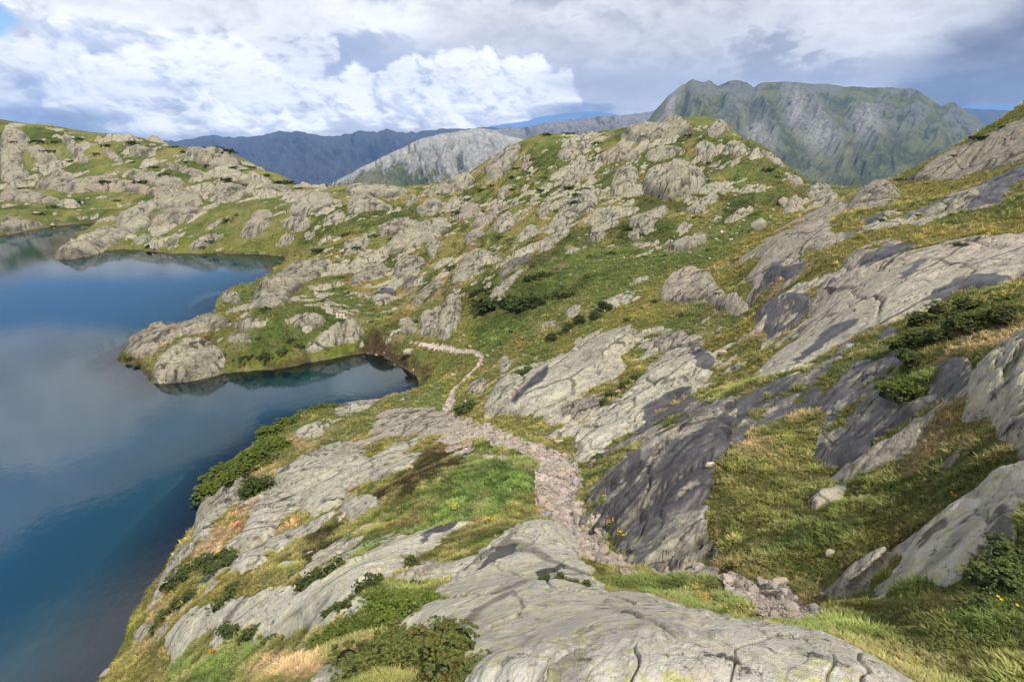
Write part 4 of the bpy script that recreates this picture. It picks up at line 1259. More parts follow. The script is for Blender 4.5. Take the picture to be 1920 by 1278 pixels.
def mountain(name, ridge, base_py, Dr, Db, mat, label, cat, rough, seed, ncol=420, nrow=130, gully=1.0, jag=1.0, dirs=0.0, scree_sun=(), greens=(), ribs=()):
    """ridge outline (photo direction) at distance Dr, foot at distance Db; a body with a near and a far side"""
    rd = arr(ridge, 2)
    px = np.linspace(rd[0, 0], rd[-1, 0], ncol)
    py = np.interp(px, rd[:, 0], rd[:, 1])
    u = px / 40.0
    py = py - jag * (1.6 * np.abs(fbm(u * 2.2, u * 0, 4, seed)) + 3.0 * fbm(u * 0.6, u * 0, 4, seed + 3) - 1.0)
    th_, sl_, hr_ = ray(px, py)
    rr = Dr * hr_ * (1 + 0.10 * fbm(u * 0.18, u * 0 + 3, 3, seed + 5))
    zr = rr * sl_ + CAMZ
    thb, slb, hrb = ray(px, px * 0 + base_py)
    rb = Db * hrb
    zb = rb * slb + CAMZ
    v = np.linspace(0, 1, nrow)[:, None] ** 1.05
    r_ = rr + (rb - rr) * v
    prof = v ** 0.85
    z = zr + (zb - zr) * prof
    Xm = r_ * np.sin(th_); Ym = r_ * np.cos(th_)
    wdt = np.abs(zr - zb).mean()
    # spurs and gullies running down from the ridge
    s_ = (th_ * Dr)[None, :] / (0.22 * wdt) + dirs * v
    vv_ = v * 4.2 + 0 * s_
    wx_ = .8 * fbm(s_ * .5, vv_ * .5, 4, seed + 7); wy_ = .8 * fbm(s_ * .5, vv_ * .5, 4, seed + 8)
    def ridged(f, sy, sd_, warp_):
        return 1 - 2 * np.abs(fbm(s_ * f + warp_ * wx_ + sy * vv_ * .25, vv_ * f * sy + warp_ * wy_, 5, sd_, .55))
    warp_ = wx_
    g1 = ridged(.34, .9, seed + 9, 1.1)
    g2 = ridged(1.1, .8, seed + 11, 1.5)
    g3 = fbm(s_ * 4.5 + 2 * wx_, vv_ * 3.5 + wy_, 6, seed + 13, .6)
    env = sstep(v, 0.0, 0.14)
    dz = wdt * gully * (0.075 * g1 + 0.040 * g2 + 0.030 * g3)
    for rx0, rx1, rw_, ra in ribs:
        d_ = np.abs(px[None] - (rx0 + (rx1 - rx0) * v) + 9 * wx_) / (rw_ * (.5 + v))
        dz = dz + ra * wdt * np.clip(1 - d_, 0, 1) * sstep(v, 0, .2) * sstep(-v, -1, -.5)
    terr = 0.035 * wdt * rough * np.abs((v * 7 + 1.2 * warp_) % 1.0 - 0.5)
    z2 = z + env * (dz - 0.04 * wdt) + env * terr
    r2 = r_ - env * (0.9 * dz)
    Xm = r2 * np.sin(th_); Ym = r2 * np.cos(th_)
    # far side
    vb = np.linspace(1, 0, 12)[:-1, None]
    rbk = rr + (rr - rb) * 0.8 * vb; zbk = zr + (zb - zr) * vb
    Xm = np.concatenate([rbk * np.sin(th_), Xm]); Ym = np.concatenate([rbk * np.cos(th_), Ym]); zz = np.concatenate([zbk, z2])
    verts, f, used = grid_patch(Xm, Ym, zz, np.ones(Xm.shape, bool))
    me = build_mesh(name, verts, f, mat)
    rock = np.clip(0.5 + 0.45 * g1 + 0.35 * g2 + 0.25 * g3 + 0.35 * (0.45 - v), 0, 1)
    for gx_, gv_, gwx, gwv, am in greens:
        rock = rock - am * np.exp(-((px[None] - gx_) / gwx) ** 2 - ((v - gv_) / gwv) ** 2)
    rock = np.clip(rock, 0, 1)
    scr_sun = np.zeros_like(rock)
    for sx_, sv_, sw_, shh in scree_sun:
        scr_sun = np.maximum(scr_sun, np.exp(-((px[None] - sx_ - shh * (v - sv_)) / sw_) ** 2 - ((v - sv_) / 0.16) ** 2))
    pad = np.zeros((11, ncol))
    col_attr(me, 'mt', np.stack([np.concatenate([pad, rock]).ravel(), np.concatenate([pad, scr_sun]).ravel(), np.concatenate([pad, 1 - v + 0 * rock]).ravel()], 1))
    return link(name, me, kind='structure')


MM_BLUE = mountain_material('far_rock', (0.12, 0.12, 0.125), (0.055, 0.06, 0.065), (0.014, 0.022, 0.016), (0.024, 0.032, 0.020), 0.50)  # rock and forest darkened: cloud shadow put into the colours
MM_PALE = mountain_material('pale_cliff', (0.58, 0.56, 0.50), (0.34, 0.33, 0.30), (0.13, 0.15, 0.055), (0.24, 0.235, 0.11), 0.36)
MM_GREY = mountain_material('grey_ridge', (0.33, 0.31, 0.29), (0.19, 0.185, 0.18), (0.11, 0.11, 0.06), (0.13, 0.12, 0.07), 0.30)
MM_BIG = mountain_material('grassy_mountain', (0.29, 0.285, 0.27), (0.16, 0.16, 0.155), (0.085, 0.105, 0.038), (0.19, 0.195, 0.080), 0.96)
mountain('far_mountains', '-900 262 -300 256 0 250 200 256 330 262 400 250 440 256 520 248 600 254 680 246 760 250 840 238 950 240 1300 235', 470, 8600, 6000, MM_BLUE, '', '', 1, 5, 520, 130, 1.5, 2.0)
mountain('far_mountains', '1500 232 1700 214 1780 201 1840 204 1900 208 2000 212 2400 215', 380, 8600, 6500, MM_BLUE, '', '', 1, 9, 200, 50, 0.8, 0.6)
mountain('mountain_ridge', '840 275 900 252 930 243 965 240 1000 235 1030 231 1060 224 1095 222 1130 216 1165 214 1200 210 1230 206 1260 212 1340 230 1500 260', 420, 5200, 3900, MM_GREY, '', '', 1, 15, 360, 90, 1.0, 1.2)
mountain('cliff_ridge', '520 388 600 352 640 334 680 312 720 292 760 274 790 260 830 250 870 244 900 240 925 244 945 254 985 262 1040 272 1150 300 1300 360', 460, 3000, 2300, MM_PALE, '', '', 1.4, 25, 460, 140, 1.1, 0.9, 0.6, greens=((660, .3, 70, .5, .7), (740, .5, 50, .3, .8), (800, .55, 40, .3, .5)))
mountain('mountain', '1060 330 1140 290 1200 238 1220 215 1240 192 1262 172 1282 156 1298 150 1316 155 1333 154 1346 164 1370 153 1385 153 1400 158 1412 166 1425 157 1450 152 1490 151 1510 156 1560 160 1600 160 1640 164 1680 167 1720 168 1745 182 1765 196 1790 193 1806 204 1825 214 1850 232 1900 262 2000 320 2200 420',
         480, 3600, 2000, MM_BIG, '', '', 0.5, 35, 620, 200, 0.55, 1.6, 2.4, ribs=((1290, 1400, 60, .16), (1345, 1500, 50, .12), (1410, 1560, 50, .12), (1500, 1690, 70, .13), (1600, 1760, 60, .12), (1740, 1830, 60, .14), (1240, 1250, 40, .08)), scree_sun=((1235, 0.25, 16, -60), (1262, 0.10, 14, -60), (1320, 0.45, 16, 260), (1440, 0.40, 30, 160), (1560, 0.40, 40, 160), (1500, .2, 20, 80), (1640, .3, 30, 60)), greens=((1400, .75, 300, .3, .6), (1700, .8, 200, .3, .5), (1250, .3, 30, .3, .4)))  # first two scree spots are sunlight painted on the left flank

# the valley bottom far below, out to the horizon
def valley_material():
    m, t = material('valley_forest')
    co = t.n('ShaderNodeTexCoord').outputs['Object']
    n = t.noise(co, 0.004, 7, 0.65)
    t.out(t.principled(t.mix(t.ss(n, 0.4, 0.6), (0.030, 0.042, 0.020), (0.075, 0.085, 0.035)), 1.0, None, 0.0).outputs[0])
    return m


vv = np.array([[-10400, -10400, -900], [10400, -10400, -900], [10400, 10400, -900], [-10400, 10400, -900]], float)
me = build_mesh('valley_floor', vv, np.array([[0, 1, 2, 3]]), valley_material(), False)
link('valley_floor', me, kind='structure')

# air: thin even haze round everything
hm, ht = material('haze')
ht.t.nodes.clear()
pv = ht.n('ShaderNodeVolumePrincipled')
pv.inputs['Color'].default_value = (0.28, 0.52, 1.0, 1)
pv.inputs['Density'].default_value = 6.8e-5
pv.inputs['Anisotropy'].default_value = 0.2
ho = ht.n('ShaderNodeOutputMaterial')
ht.t.links.new(pv.outputs[0], ho.inputs['Volume'])
hx, z0, z1 = 10500.0, -901.0, 900.0
hv = np.array([[-hx, -hx, z0], [hx, -hx, z0], [hx, hx, z0], [-hx, hx, z0], [-hx, -hx, z1], [hx, -hx, z1], [hx, hx, z1], [-hx, hx, z1]])
hf_ = np.array([[0, 3, 2, 1], [4, 5, 6, 7], [0, 1, 5, 4], [1, 2, 6, 5], [2, 3, 7, 6], [3, 0, 4, 7]])
me = build_mesh('haze', hv, hf_, hm, False)
link('haze', me, kind='stuff')

# ------------------------------------------------------------------ landmarks, to name things by
LANDMARKS = [(805, 390, 'the egg-shaped pale rock'), (780, 445, 'the long whaleback slab on the hill'), (890, 500, 'the tall slanting slab'), (840, 595, 'the upright rounded rock'), (720, 557, 'the wet-topped squat rock'),
             (1080, 390, 'the tall cracked slab'), (1135, 425, 'the big lobed rock'), (1170, 335, 'the rounded block by the cleft'), (1265, 340, 'the massive cracked dome'), (1345, 240, 'the knobbly summit rock'),
             (1540, 362, 'the cracked saddle rock'), (1420, 420, 'the lone valley boulder'), (1220, 248, 'the flat hilltop rock'), (950, 415, 'the round rock in mid hill'), (985, 262, 'the left brow of the hilltop'),
             (700, 352, 'the low skyline rocks left of the hill'), (1310, 530, 'the round pale knoll'), (1160, 565, 'the pale rock tongue'), (960, 570, 'the green gully'), (600, 375, 'the jagged rocks behind the bay'),
             (30, 290, 'the leftmost cliff'), (140, 275, 'the second cliff from the left'), (210, 345, 'the long pinkish outcrop'), (390, 300, 'the broad ribbed crag'), (270, 272, 'the dip in the left skyline'),
             (530, 345, 'the sloping end of the left ridge'), (60, 368, 'the low outcrop by the inlet'), (170, 408, 'the flat shore rock'), (150, 465, 'the low rock tongue'), (440, 430, 'the rocks above the rear bay'),
             (350, 675, 'the big rounded tip rock'), (330, 625, 'the peninsula whaleback'), (520, 602, 'the blocky rock band'), (630, 630, 'the ribbed pale outcrop'), (550, 540, 'the folded rock spine'), (430, 558, 'the small corner rock'),
             (1640, 370, 'the pinkish dome'), (1850, 280, 'the skyline slab'), (1800, 385, 'the black-streaked slab'), (1720, 455, 'the bluish wet band'), (1700, 530, 'the largest grey slab'), (1470, 585, 'the flat wet shelf'),
             (1060, 700, 'the ribbed slab'), (1200, 770, 'the smooth narrowing slab'), (1230, 920, 'the dark wet dome'), (1265, 637, 'the thin wet slab'), (767, 652, 'the pale flat-topped block'), (944, 684, 'the dark-sided grey block'), (935, 745, 'the stubby pale rock'), (880, 760, 'the low bush by the path'), (700, 680, 'the pale end of the cove'), (752, 745, 'the little white rock nose')]
USED_LABELS = set()


def where(px, py, what):
    """a label by the nearest landmarks, each used once"""
    lm = sorted(LANDMARKS, key=lambda q: math.hypot(q[0] - px, 1.3 * (q[1] - py)))
    def rel(q):
        dx_, dy_ = px - q[0], (py - q[1]) * 1.3
        if abs(dx_) < 14 and abs(dy_) < 14:
            return 'right on'
        if abs(dx_) > abs(dy_):
            return 'right of' if dx_ > 0 else 'left of'
        return 'below' if dy_ > 0 else 'above'
    opts = [f'{what} just {rel(lm[0])} {lm[0][2]}'.replace('just right on', 'close against'), f'{what} between {lm[0][2][4:]} and {lm[1][2][4:]}',
            f'{what} some way {rel(lm[1])} {lm[1][2]}'.replace('some way right on', 'hard by'), f'{what} between {lm[0][2][4:]} and {lm[2][2][4:]}', f'{what} farther {rel(lm[2])} {lm[2][2]}'.replace('farther right on', 'near'),
            f'{what} between {lm[1][2][4:]} and {lm[2][2][4:]}', f'{what} well {rel(lm[3])} {lm[3][2]}'.replace('well right on', 'near'), f'{what} between {lm[0][2][4:]} and {lm[3][2][4:]}', f'{what} between {lm[1][2][4:]} and {lm[3][2][4:]}']
    for o_ in opts:
        if o_ not in USED_LABELS and len(o_.split()) <= 16:
            USED_LABELS.add(o_)
            return o_
    return opts[0]


# ------------------------------------------------------------------ stones
def hull_stone(seed, flat, n=14):
    rg_ = np.random.default_rng(seed)
    p = rg_.normal(size=(n, 3)); p /= np.linalg.norm(p, axis=1)[:, None]
    p = np.sign(p) * np.abs(p) ** 0.75
    p *= np.array([1.0, rg_.uniform(.6, .9), flat]) * rg_.uniform(.82, 1.0, (n, 1))
    import bmesh
    bm = bmesh.new()
    for q in p:
        bm.verts.new(q)
    r_ = bmesh.ops.convex_hull(bm, input=bm.verts)
    junk = [g for g in r_['geom_interior'] if isinstance(g, bmesh.types.BMVert)]
    bmesh.ops.delete(bm, geom=junk, context='VERTS')
    bmesh.ops.bevel(bm, geom=bm.edges[:], offset=0.05, segments=1, affect='EDGES')
    me = bpy.data.meshes.new('stone')
    bm.to_mesh(me); bm.free()
    me.materials.append(M_STONE)
    return me


def tinted(me, c):
    col_attr(me, 'tint', np.tile(np.array(c, np.float32), (len(me.vertices), 1)))
    return me


TINTS = [(1, 1, 1), (1.05, .95, .88), (.9, .95, 1.0), (1.1, 1.0, .92), (.82, .80, .78), (1.08, .92, .85)]
STONES = [tinted(hull_stone(300 + i, .38 + .05 * (i % 4)), TINTS[i % 6]) for i in range(12)]
BLOCKS = [tinted(hull_stone(340 + i, .75, 18), TINTS[i % 4]) for i in range(5)]


def ground_point(px, py):
    t_, L_ = cast(np.array([px]), np.array([py]))
    z = height_at(t_, L_, TOP)[0]
    r_ = math.exp(L_[0])
    return np.array([r_ * math.sin(t_[0]), r_ * math.cos(t_[0]), z]), r_


def place(o, p, size, sink=.25, rz=None, tilt=.25, sxyz=(1, 1, 1)):
    o.location = (p[0], p[1], p[2] + size * (.4 - sink) * sxyz[2])
    o.rotation_euler = (random.uniform(-tilt, tilt), random.uniform(-tilt, tilt), random.uniform(0, 6.28) if rz is None else rz)
    o.scale = (size * sxyz[0], size * sxyz[1], size * sxyz[2])


# path stones, biggest on the screen first as single parts
cand = np.argwhere((PATH > 0.50) & (RR < 38) & (RR > 2) & (np.abs(TT) < 1.0))
RNG.shuffle(cand)
taken = {}
n_st = 0
pebble_v = []; pebble_f = []; pebble_c = []; base = 0
hull_cache = [(np.array([v.co for v in m_.vertices]), [tuple(p.vertices) for p in m_.polygons]) for m_ in [hull_stone(360 + i, .5, 9) for i in range(6)]]
sizes = []
for i, j in cand:
    t_ = tg[i] + RNG.uniform(-.5, .5) * DT; L_ = Lg[j] + RNG.uniform(-.5, .5) * DL
    r_ = math.exp(L_)
    s_px = min(9 + 26 * RNG.random() ** 2.6, 30) if n_st < 300 else 3.0 + 8 * RNG.random() ** 1.5
    dist = math.hypot(r_, CAMZ - G[i, j])
    if n_st >= 300 and len(pebble_c) > 4600:
        break
    size = s_px * 0.5 / F * dist * (1.0 if r_ < 25 else .8)
    if size > 0.22:
        size = 0.22 * RNG.uniform(.6, 1)
    key = (int(t_ / 0.010), int(L_ / 0.022))
    if n_st < 300:
        if s_px < 12 and RNG.random() < .45:
            continue
        if r_ > 30 or any((key[0] + a, key[1] + b) in taken for a in (0, 1, -1) for b in (0,)):
            continue
        taken[key] = 1
        z = G[i, j]
        o = bpy.data.objects.new('stone', STONES[n_st % 12])
        COL.objects.link(o); o.parent = footpath
        place(o, (r_ * math.sin(t_), r_ * math.cos(t_), z + 0.03), size, .2, None, .3, (1, 1, 1.1))
        n_st += 1
    else:
        hv_, hf0 = hull_cache[int(RNG.integers(6))]
        a = RNG.uniform(0, 6.28); ca, sa = math.cos(a), math.sin(a)
        q = hv_ * size
        q = np.stack([q[:, 0] * ca - q[:, 1] * sa, q[:, 0] * sa + q[:, 1] * ca, q[:, 2]], 1)
        q += np.array([r_ * math.sin(t_), r_ * math.cos(t_), G[i, j] + 0.045])
        pebble_v.append(q); pebble_f += [tuple(base + k_ for k_ in fc) for fc in hf0]; base += len(q)
        c_ = RNG.uniform(.75, 1.15) * np.array([1, RNG.uniform(.9, 1.0), RNG.uniform(.84, 1.0)])
        pebble_c.append(np.tile(c_, (len(q), 1)))
me = bpy.data.meshes.new('pebbles')
me.from_pydata(np.concatenate(pebble_v).tolist(), [], pebble_f)
me.materials.append(M_STONE)
col_attr(me, 'tint', np.concatenate(pebble_c))
link('pebbles', me, footpath, kind='stuff')


def single(name, meshes, px, py, wpx, label, cat, sxyz=(1, 1, 1), sink=.2, rz=None, group=None, tint=None, tilt=.2):
    p, r_ = ground_point(px, py)
    dist = math.hypot(r_, CAMZ - p[2])
    size = wpx * .5 / F * dist
    me = meshes[int(RNG.integers(len(meshes)))]
    if tint:
        me = tinted(me.copy(), tint) if 'tint' not in me.attributes else me.copy()
        me.attributes['tint'].data.foreach_set('color', np.tile(np.array([*tint, 1], np.float32), (len(me.vertices), 1)).ravel())
    o = link(name, me, None, label, cat, group)
    place(o, p, size, sink, rz, tilt, sxyz)
    return o


single('boulder', BLOCKS, 1420, 434, 36, 'lone grey boulder standing in the green valley below the summit', 'boulder', (1, .9, 1.15), .0, .6, None, (.75, .78, .70))
single('boulder', BLOCKS, 767, 660, 30, 'pale flat-topped block between the cove and the narrow trail', 'boulder', (.95, 1.2, .7), .3, .4, None, (1.1, 1.15, .95))
single('stone', BLOCKS, 1463, 1096, 34, 'round cream stone perched on the turf edge beside the path', 'stone', (1, .9, .8), .0, .3, None, (1.25, 1.1, .95), .1)
single('stone', STONES, 1497, 1166, 44, 'largest pink flat stone at the lower end of the path', 'stone', (1, .8, 1.0), .1, 2.8, None, (1.15, .88, .78), .15)
single('stone', STONES, 1478, 1152, 24, 'small flat tan stone touching the largest pink path stone', 'stone', (1, .9, 1), .1, .3, None, (1.1, .95, .82), .1)
single('stone', BLOCKS, 1552, 1206, 34, 'orange-brown stone leaning on the right rim of the nearest slab', 'stone', (1, .5, .9), .0, -.6, None, (1.05, .72, .48), .3)
single('stone', BLOCKS, 1557, 1042, 26, 'pale lichened stone set in the turf slope above the path', 'stone', (1, .8, .8), .1, .2, None, (1.0, 1.05, .85), .1)
single('stone', BLOCKS, 1328, 886, 20, 'white stone on the turf beside the dark wet dome', 'stone', (1, .8, .9), .05, .2, None, (1.35, 1.25, 1.1), .1)
single('stone', STONES, 1357, 660, 22, 'flat whitish stone alone on the olive turf shelf', 'stone', (1, .6, .9), .05, .1, None, (1.3, 1.2, 1.05), .05)
single('stone', BLOCKS, 767, 876, 22, 'pale yellowish block lying on the dark boggy ground', 'stone', (1, .8, .9), .05, .5, None, (1.2, 1.15, .85), .1)
single('stone', STONES, 1545, 1000, 14, 'thin pale stone half sunk in the middle of the turf slope', 'stone', (1, .6, .8), .1, .1, None, (1.1, 1.05, .9), .05)
single('stone', STONES, 1545, 1108, 18, 'flat tan stone in the grass right of the path end', 'stone', (1, .8, .9), .05, .1, None, (1.1, .92, .78), .05)
single('stone', STONES, 1532, 1112, 12, 'small grey stone beside the flat tan stone in the grass', 'stone', (1, .8, .9), .05, .1, None, (.95, .95, .95), .05)
single('stone', STONES, 1127, 1042, 16, 'pale stone in the grass tuft where the path narrows', 'stone', (1, .5, .9), .0, .1, None, (1.2, 1.12, 1.0), .05)
single('stone', STONES, 1048, 830, 22, 'white slab-shaped stone in the grass above the path bend', 'stone', (1, .5, .8), .05, .1, None, (1.25, 1.2, 1.05), .05)
single('boulder', BLOCKS, 1465, 386, 18, 'square pale block at the left end of the saddle rocks', 'boulder', (1, .9, 1.1), .05, .2, None, (.95, .95, .85))
single('boulder', BLOCKS, 1080, 660, 20, 'grey block sitting on the upper part of the ribbed slab', 'boulder', (1, .8, .6), .1, .2, None, (.9, .9, .85))
single('boulder', BLOCKS, 944, 684, 24, 'dark-sided grey block where the upper trail meets the slabs', 'boulder', (1, .8, 1), .05, .5, None, (.75, .75, .75))
single('stone', STONES, 850, 710, 14, 'pale stone beside the grassy bend of the narrow trail', 'stone', (1, .8, .8), .05, .2, None, (1.1, 1.05, .95))
single('stone', BLOCKS, 200, 1262, 18, 'white-topped stone on the bottom left shore', 'stone', (1, .9, .8), .1, .2, None, (1.0, 1.0, 1.0))
vb = [(1300, 445), (1312, 432), (1332, 430), (1350, 392), (1362, 398), (1382, 352), (1402, 352), (1378, 372), (1362, 420), (1392, 412), (1340, 455), (1352, 470), (1318, 470), (1290, 480),
      (1402, 470), (1420, 452), (1372, 455), (1442, 402), (1460, 428), (1470, 415), (1380, 440), (1300, 408), (1205, 462), (1232, 462), (1150, 490), (1172, 485), (1128, 492), (1190, 500), (1222, 505),
      (1112, 512), (1240, 482), (1262, 478), (1050, 530), (1070, 515), (1330, 492), (1286, 416), (1310, 396), (1345, 408), (1365, 385), (1425, 392), (1432, 372), (1452, 398), (1388, 425), (1356, 436), (1280, 405)]
for k_, (a, b_) in enumerate(vb):
    single('stone', BLOCKS, a + random.uniform(-3, 3), b_ + random.uniform(-2, 2), random.uniform(5, 11), where(a, b_, 'small pale stone'), 'stone', (1, .8, .7), .1, None,
           'small stones strewn over the valley grass', (1.15, 1.12, 1.0))
vb = [(870, 630), (882, 652), (862, 640), (905, 690), (915, 678), (925, 668), (890, 735), (872, 750), (845, 770), (862, 775), (850, 752), (902, 705)]
for a, b_ in vb:
    single('stone', BLOCKS, a, b_, random.uniform(7, 13), where(a, b_, 'small pale trailside stone'), 'stone', (1, .8, .6), .1, None, 'small stones along the narrow trail', (1.1, 1.05, .95))
vb = [(690, 668), (720, 668), (740, 690), (775, 700), (705, 672), (755, 682), (685, 690)]
for a, b_ in vb[:5]:
    single('stone', BLOCKS, a, b_ - 6, random.uniform(5, 9), where(a, b_, 'small pale shore stone'), 'stone', (1, .8, .6), .1, None, 'small stones on the cove shore', (1.1, 1.05, .95))

# ------------------------------------------------------------------ shrubs
def leaf_material(name, c1, c2, c3=None, f3=0.0):
    m, t = material(name)
    tint = t.sep(t.attr('tint').outputs['Color'])
    rnd = t.n('ShaderNodeObjectInfo').outputs['Random']
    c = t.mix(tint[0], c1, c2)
    if c3:
        c = t.mix(t.ss(tint[1], 1 - f3 - .03, 1 - f3 + .03), c, c3)
    c = t.vm('SCALE', c, scale=t.m('ADD', 0.85, t.m('MULTIPLY', rnd, 0.35)))
    p = t.principled(c, 0.65, None, 0.25)
    tl = t.n('ShaderNodeBsdfTranslucent'); t.put(tl.inputs[0], c)
    mx = t.n('ShaderNodeMixShader'); mx.inputs[0].default_value = 0.25
    t.t.links.new(p.outputs[0], mx.inputs[1]); t.t.links.new(tl.outputs[0], mx.inputs[2])
    t.out(mx.outputs[0])
    return m


def bark_material():
    m, t = material('twigs')
    t.out(t.principled((0.022, 0.026, 0.012), 0.95, None, .1).outputs[0])
    return m


M_JUN = leaf_material('juniper_leaves', (0.034, 0.056, 0.016), (0.150, 0.180, 0.050))
M_BRI = leaf_material('bright_leaves', (0.045, 0.075, 0.012), (0.23, 0.27, 0.045))
M_BIL = leaf_material('bilberry_leaves', (0.045, 0.070, 0.016), (0.23, 0.24, 0.06), (0.22, 0.045, 0.022), .13)
M_GRN = leaf_material('shrub_leaves', (0.055, 0.080, 0.022), (0.215, 0.240, 0.070))
M_HEATH = leaf_material('heath_leaves', (0.040, 0.060, 0.018), (0.105, 0.130, 0.038))
M_TWIG = bark_material()


def mound_leaves(n, size, seed, lobes=9):
    """leaf sprigs over a lumpy low dome of unit radius and unit height"""
    rg_ = np.random.default_rng(seed)
    cen = np.stack([rg_.uniform(-.62, .62, lobes), rg_.uniform(-.62, .62, lobes)], 1)
    rad = rg_.uniform(.30, .55, lobes); hh = rg_.uniform(.55, 1.0, lobes) * (1 - .35 * (cen ** 2).sum(1))
    # sprigs: leaves gathered round the ends of shoots, gaps between them
    ns = max(16, n // 18)
    k0 = rg_.integers(lobes, size=ns)
    a0 = rg_.uniform(0, 2 * math.pi, ns); q0 = np.sqrt(rg_.random(ns))
    out_ = rg_.uniform(.86, 1.12, ns)
    sp = np.stack([cen[k0, 0] + rad[k0] * q0 * np.cos(a0) * out_, cen[k0, 1] + rad[k0] * q0 * np.sin(a0) * out_, hh[k0] * np.sqrt(np.clip(1 - q0 ** 2, 0, 1)) * out_], 1)
    js = rg_.integers(ns, size=n)
    k = k0[js]
    off = rg_.normal(0, 1, (n, 3)); off /= np.linalg.norm(off, axis=1)[:, None]
    off *= (rg_.random(n) ** .5)[:, None]
    sw = rg_.uniform(.035, .07, ns)[js][:, None] * (1.3 if n < 1000 else 1)
    p = sp[js] + off * sw * np.array([1, 1, .8])
    p[:, 2] = np.maximum(p[:, 2], 0)
    nrm = off + rg_.normal(0, .5, (n, 3)) + np.array([0, 0, .3])
    nrm /= np.linalg.norm(nrm, axis=1)[:, None]
    tdir = np.cross(nrm, rg_.normal(size=(n, 3))); tdir /= np.linalg.norm(tdir, axis=1)[:, None]
    bdir = np.cross(nrm, tdir)
    s = size * rg_.uniform(.6, 1.3, n)[:, None]
    v = np.stack([p - tdir * s * 1.2, p + bdir * s * .45, p + tdir * s * 1.2, p - bdir * s * .45], 1).reshape(-1, 3)
    f = np.arange(4 * n).reshape(n, 4)
    z = p[:, 2]
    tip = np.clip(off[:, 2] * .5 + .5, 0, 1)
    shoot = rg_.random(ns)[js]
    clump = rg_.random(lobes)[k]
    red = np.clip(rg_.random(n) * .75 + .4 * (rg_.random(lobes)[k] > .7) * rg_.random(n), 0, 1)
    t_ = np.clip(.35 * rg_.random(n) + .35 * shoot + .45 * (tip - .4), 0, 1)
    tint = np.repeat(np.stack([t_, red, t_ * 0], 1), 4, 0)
    core = []
    return v, f, tint, cen, rad, hh


def shrub_meshes(mat, n, size, seed):
    v, f, tint, cen, rad, hh = mound_leaves(n, size, seed)
    me = build_mesh('foliage', v, f, mat, False)
    col_attr(me, 'tint', tint)
    # woody inside: a squat lumpy mass of dark twigs
    vs, fs = [], []
    rg_ = np.random.default_rng(seed + 1)
    for c, r_, h_ in zip(cen, rad, hh):
        for q in range(5):
            a = rg_.uniform(0, 6.28); d = np.array([math.cos(a), math.sin(a), 0]); s = np.array([-d[1], d[0], 0])
            p0 = np.array([c[0] * .3, c[1] * .3, -.05]); p1 = np.array([c[0], c[1], 0]) + d * r_ * rg_.uniform(.3, .9) + np.array([0, 0, h_ * rg_.uniform(.5, .85)])
            b_ = len(vs); w_ = .018
            vs += [p0 + s * w_, p0 - s * w_, p0 + np.array([0, 0, w_ * 2]), p1 + s * w_ * .4, p1 - s * w_ * .4, p1 + np.array([0, 0, w_ * .8])]
            fs += [(b_, b_ + 1, b_ + 4, b_ + 3), (b_ + 1, b_ + 2, b_ + 5, b_ + 4), (b_ + 2, b_, b_ + 3, b_ + 5)]
        # inner cushion
        b_ = len(vs); nn = 10
        for lv, (rr_, zz) in enumerate(((.56, 0), (.48, .34), (.26, .52))):
            for q in range(nn):
                a = q / nn * 6.283
                vs.append(np.array([c[0] + r_ * rr_ * math.cos(a), c[1] + r_ * rr_ * math.sin(a), h_ * zz]))
        vs.append(np.array([c[0], c[1], h_ * .58]))
        for lv in range(2):
            for q in range(nn):
                q1 = (q + 1) % nn
                fs.append((b_ + lv * nn + q, b_ + lv * nn + q1, b_ + (lv + 1) * nn + q1, b_ + (lv + 1) * nn + q))
        for q in range(nn):
            fs.append((b_ + 2 * nn + q, b_ + 2 * nn + (q + 1) % nn, b_ + 3 * nn))
    tw = bpy.data.meshes.new('branches')
    tw.from_pydata([tuple(x) for x in vs], [], fs)
    tw.materials.append(M_TWIG)
    return me, tw


SH = {'j': [shrub_meshes(M_JUN, 3400, .06, 500 + i) for i in range(3)], 'b': [shrub_meshes(M_BRI, 3600, .055, 510 + i) for i in range(2)],
      'J': [shrub_meshes(M_JUN, 7000, .042, 520)], 'B': [shrub_meshes(M_BRI, 8000, .042, 530), shrub_meshes(M_BRI, 8000, .042, 531)], 'R': [shrub_meshes(M_BIL, 8000, .045, 540), shrub_meshes(M_BIL, 8000, .045, 541)],
      'G': [shrub_meshes(M_GRN, 8000, .032, 560 + i) for i in range(2)], 'f': [shrub_meshes(M_HEATH, 620, .15, 550 + i) for i in range(4)]}
n_sh = 0


def shrub(px, py, hw, hh, kind, label, group=None, name='shrub', rot=None, squash=1.0, hm=None):
    """px,py: middle of its foot in the photo; hw, hh half sizes in pixels"""
    global n_sh
    if kind == 'f':
        hw = hw * random.choice((.6, .8, 1.0, 1.35))
        squash = random.uniform(.55, 1.0)
    p, r_ = ground_point(px, py)
    dist = math.hypot(r_, CAMZ - p[2])
    R_ = hw / F * dist
    me, tw = SH[kind][n_sh % len(SH[kind])]
    n_sh += 1
    root = bpy.data.objects.new(name, None)
    COL.objects.link(root)
    root['label'] = label; root['category'] = 'shrub'
    if group:
        root['group'] = group
    root.location = (p[0], p[1], p[2] - .12 * R_)
    root.rotation_euler = (0, 0, random.uniform(0, 6.28) if rot is None else rot)
    H_ = hm if hm else min(max(hh * 1.3 / F * dist, .22 * R_), 1.0 * R_)
    if kind == 'f':
        H_ = R_ * random.uniform(.28, .45)
    root.scale = (R_ * 1.12, R_ * 1.12 * squash, H_)
    o = bpy.data.objects.new('foliage', me); COL.objects.link(o); o.parent = root
    if kind != 'f':
        o = bpy.data.objects.new('branches', tw); COL.objects.link(o); o.parent = root
    return root


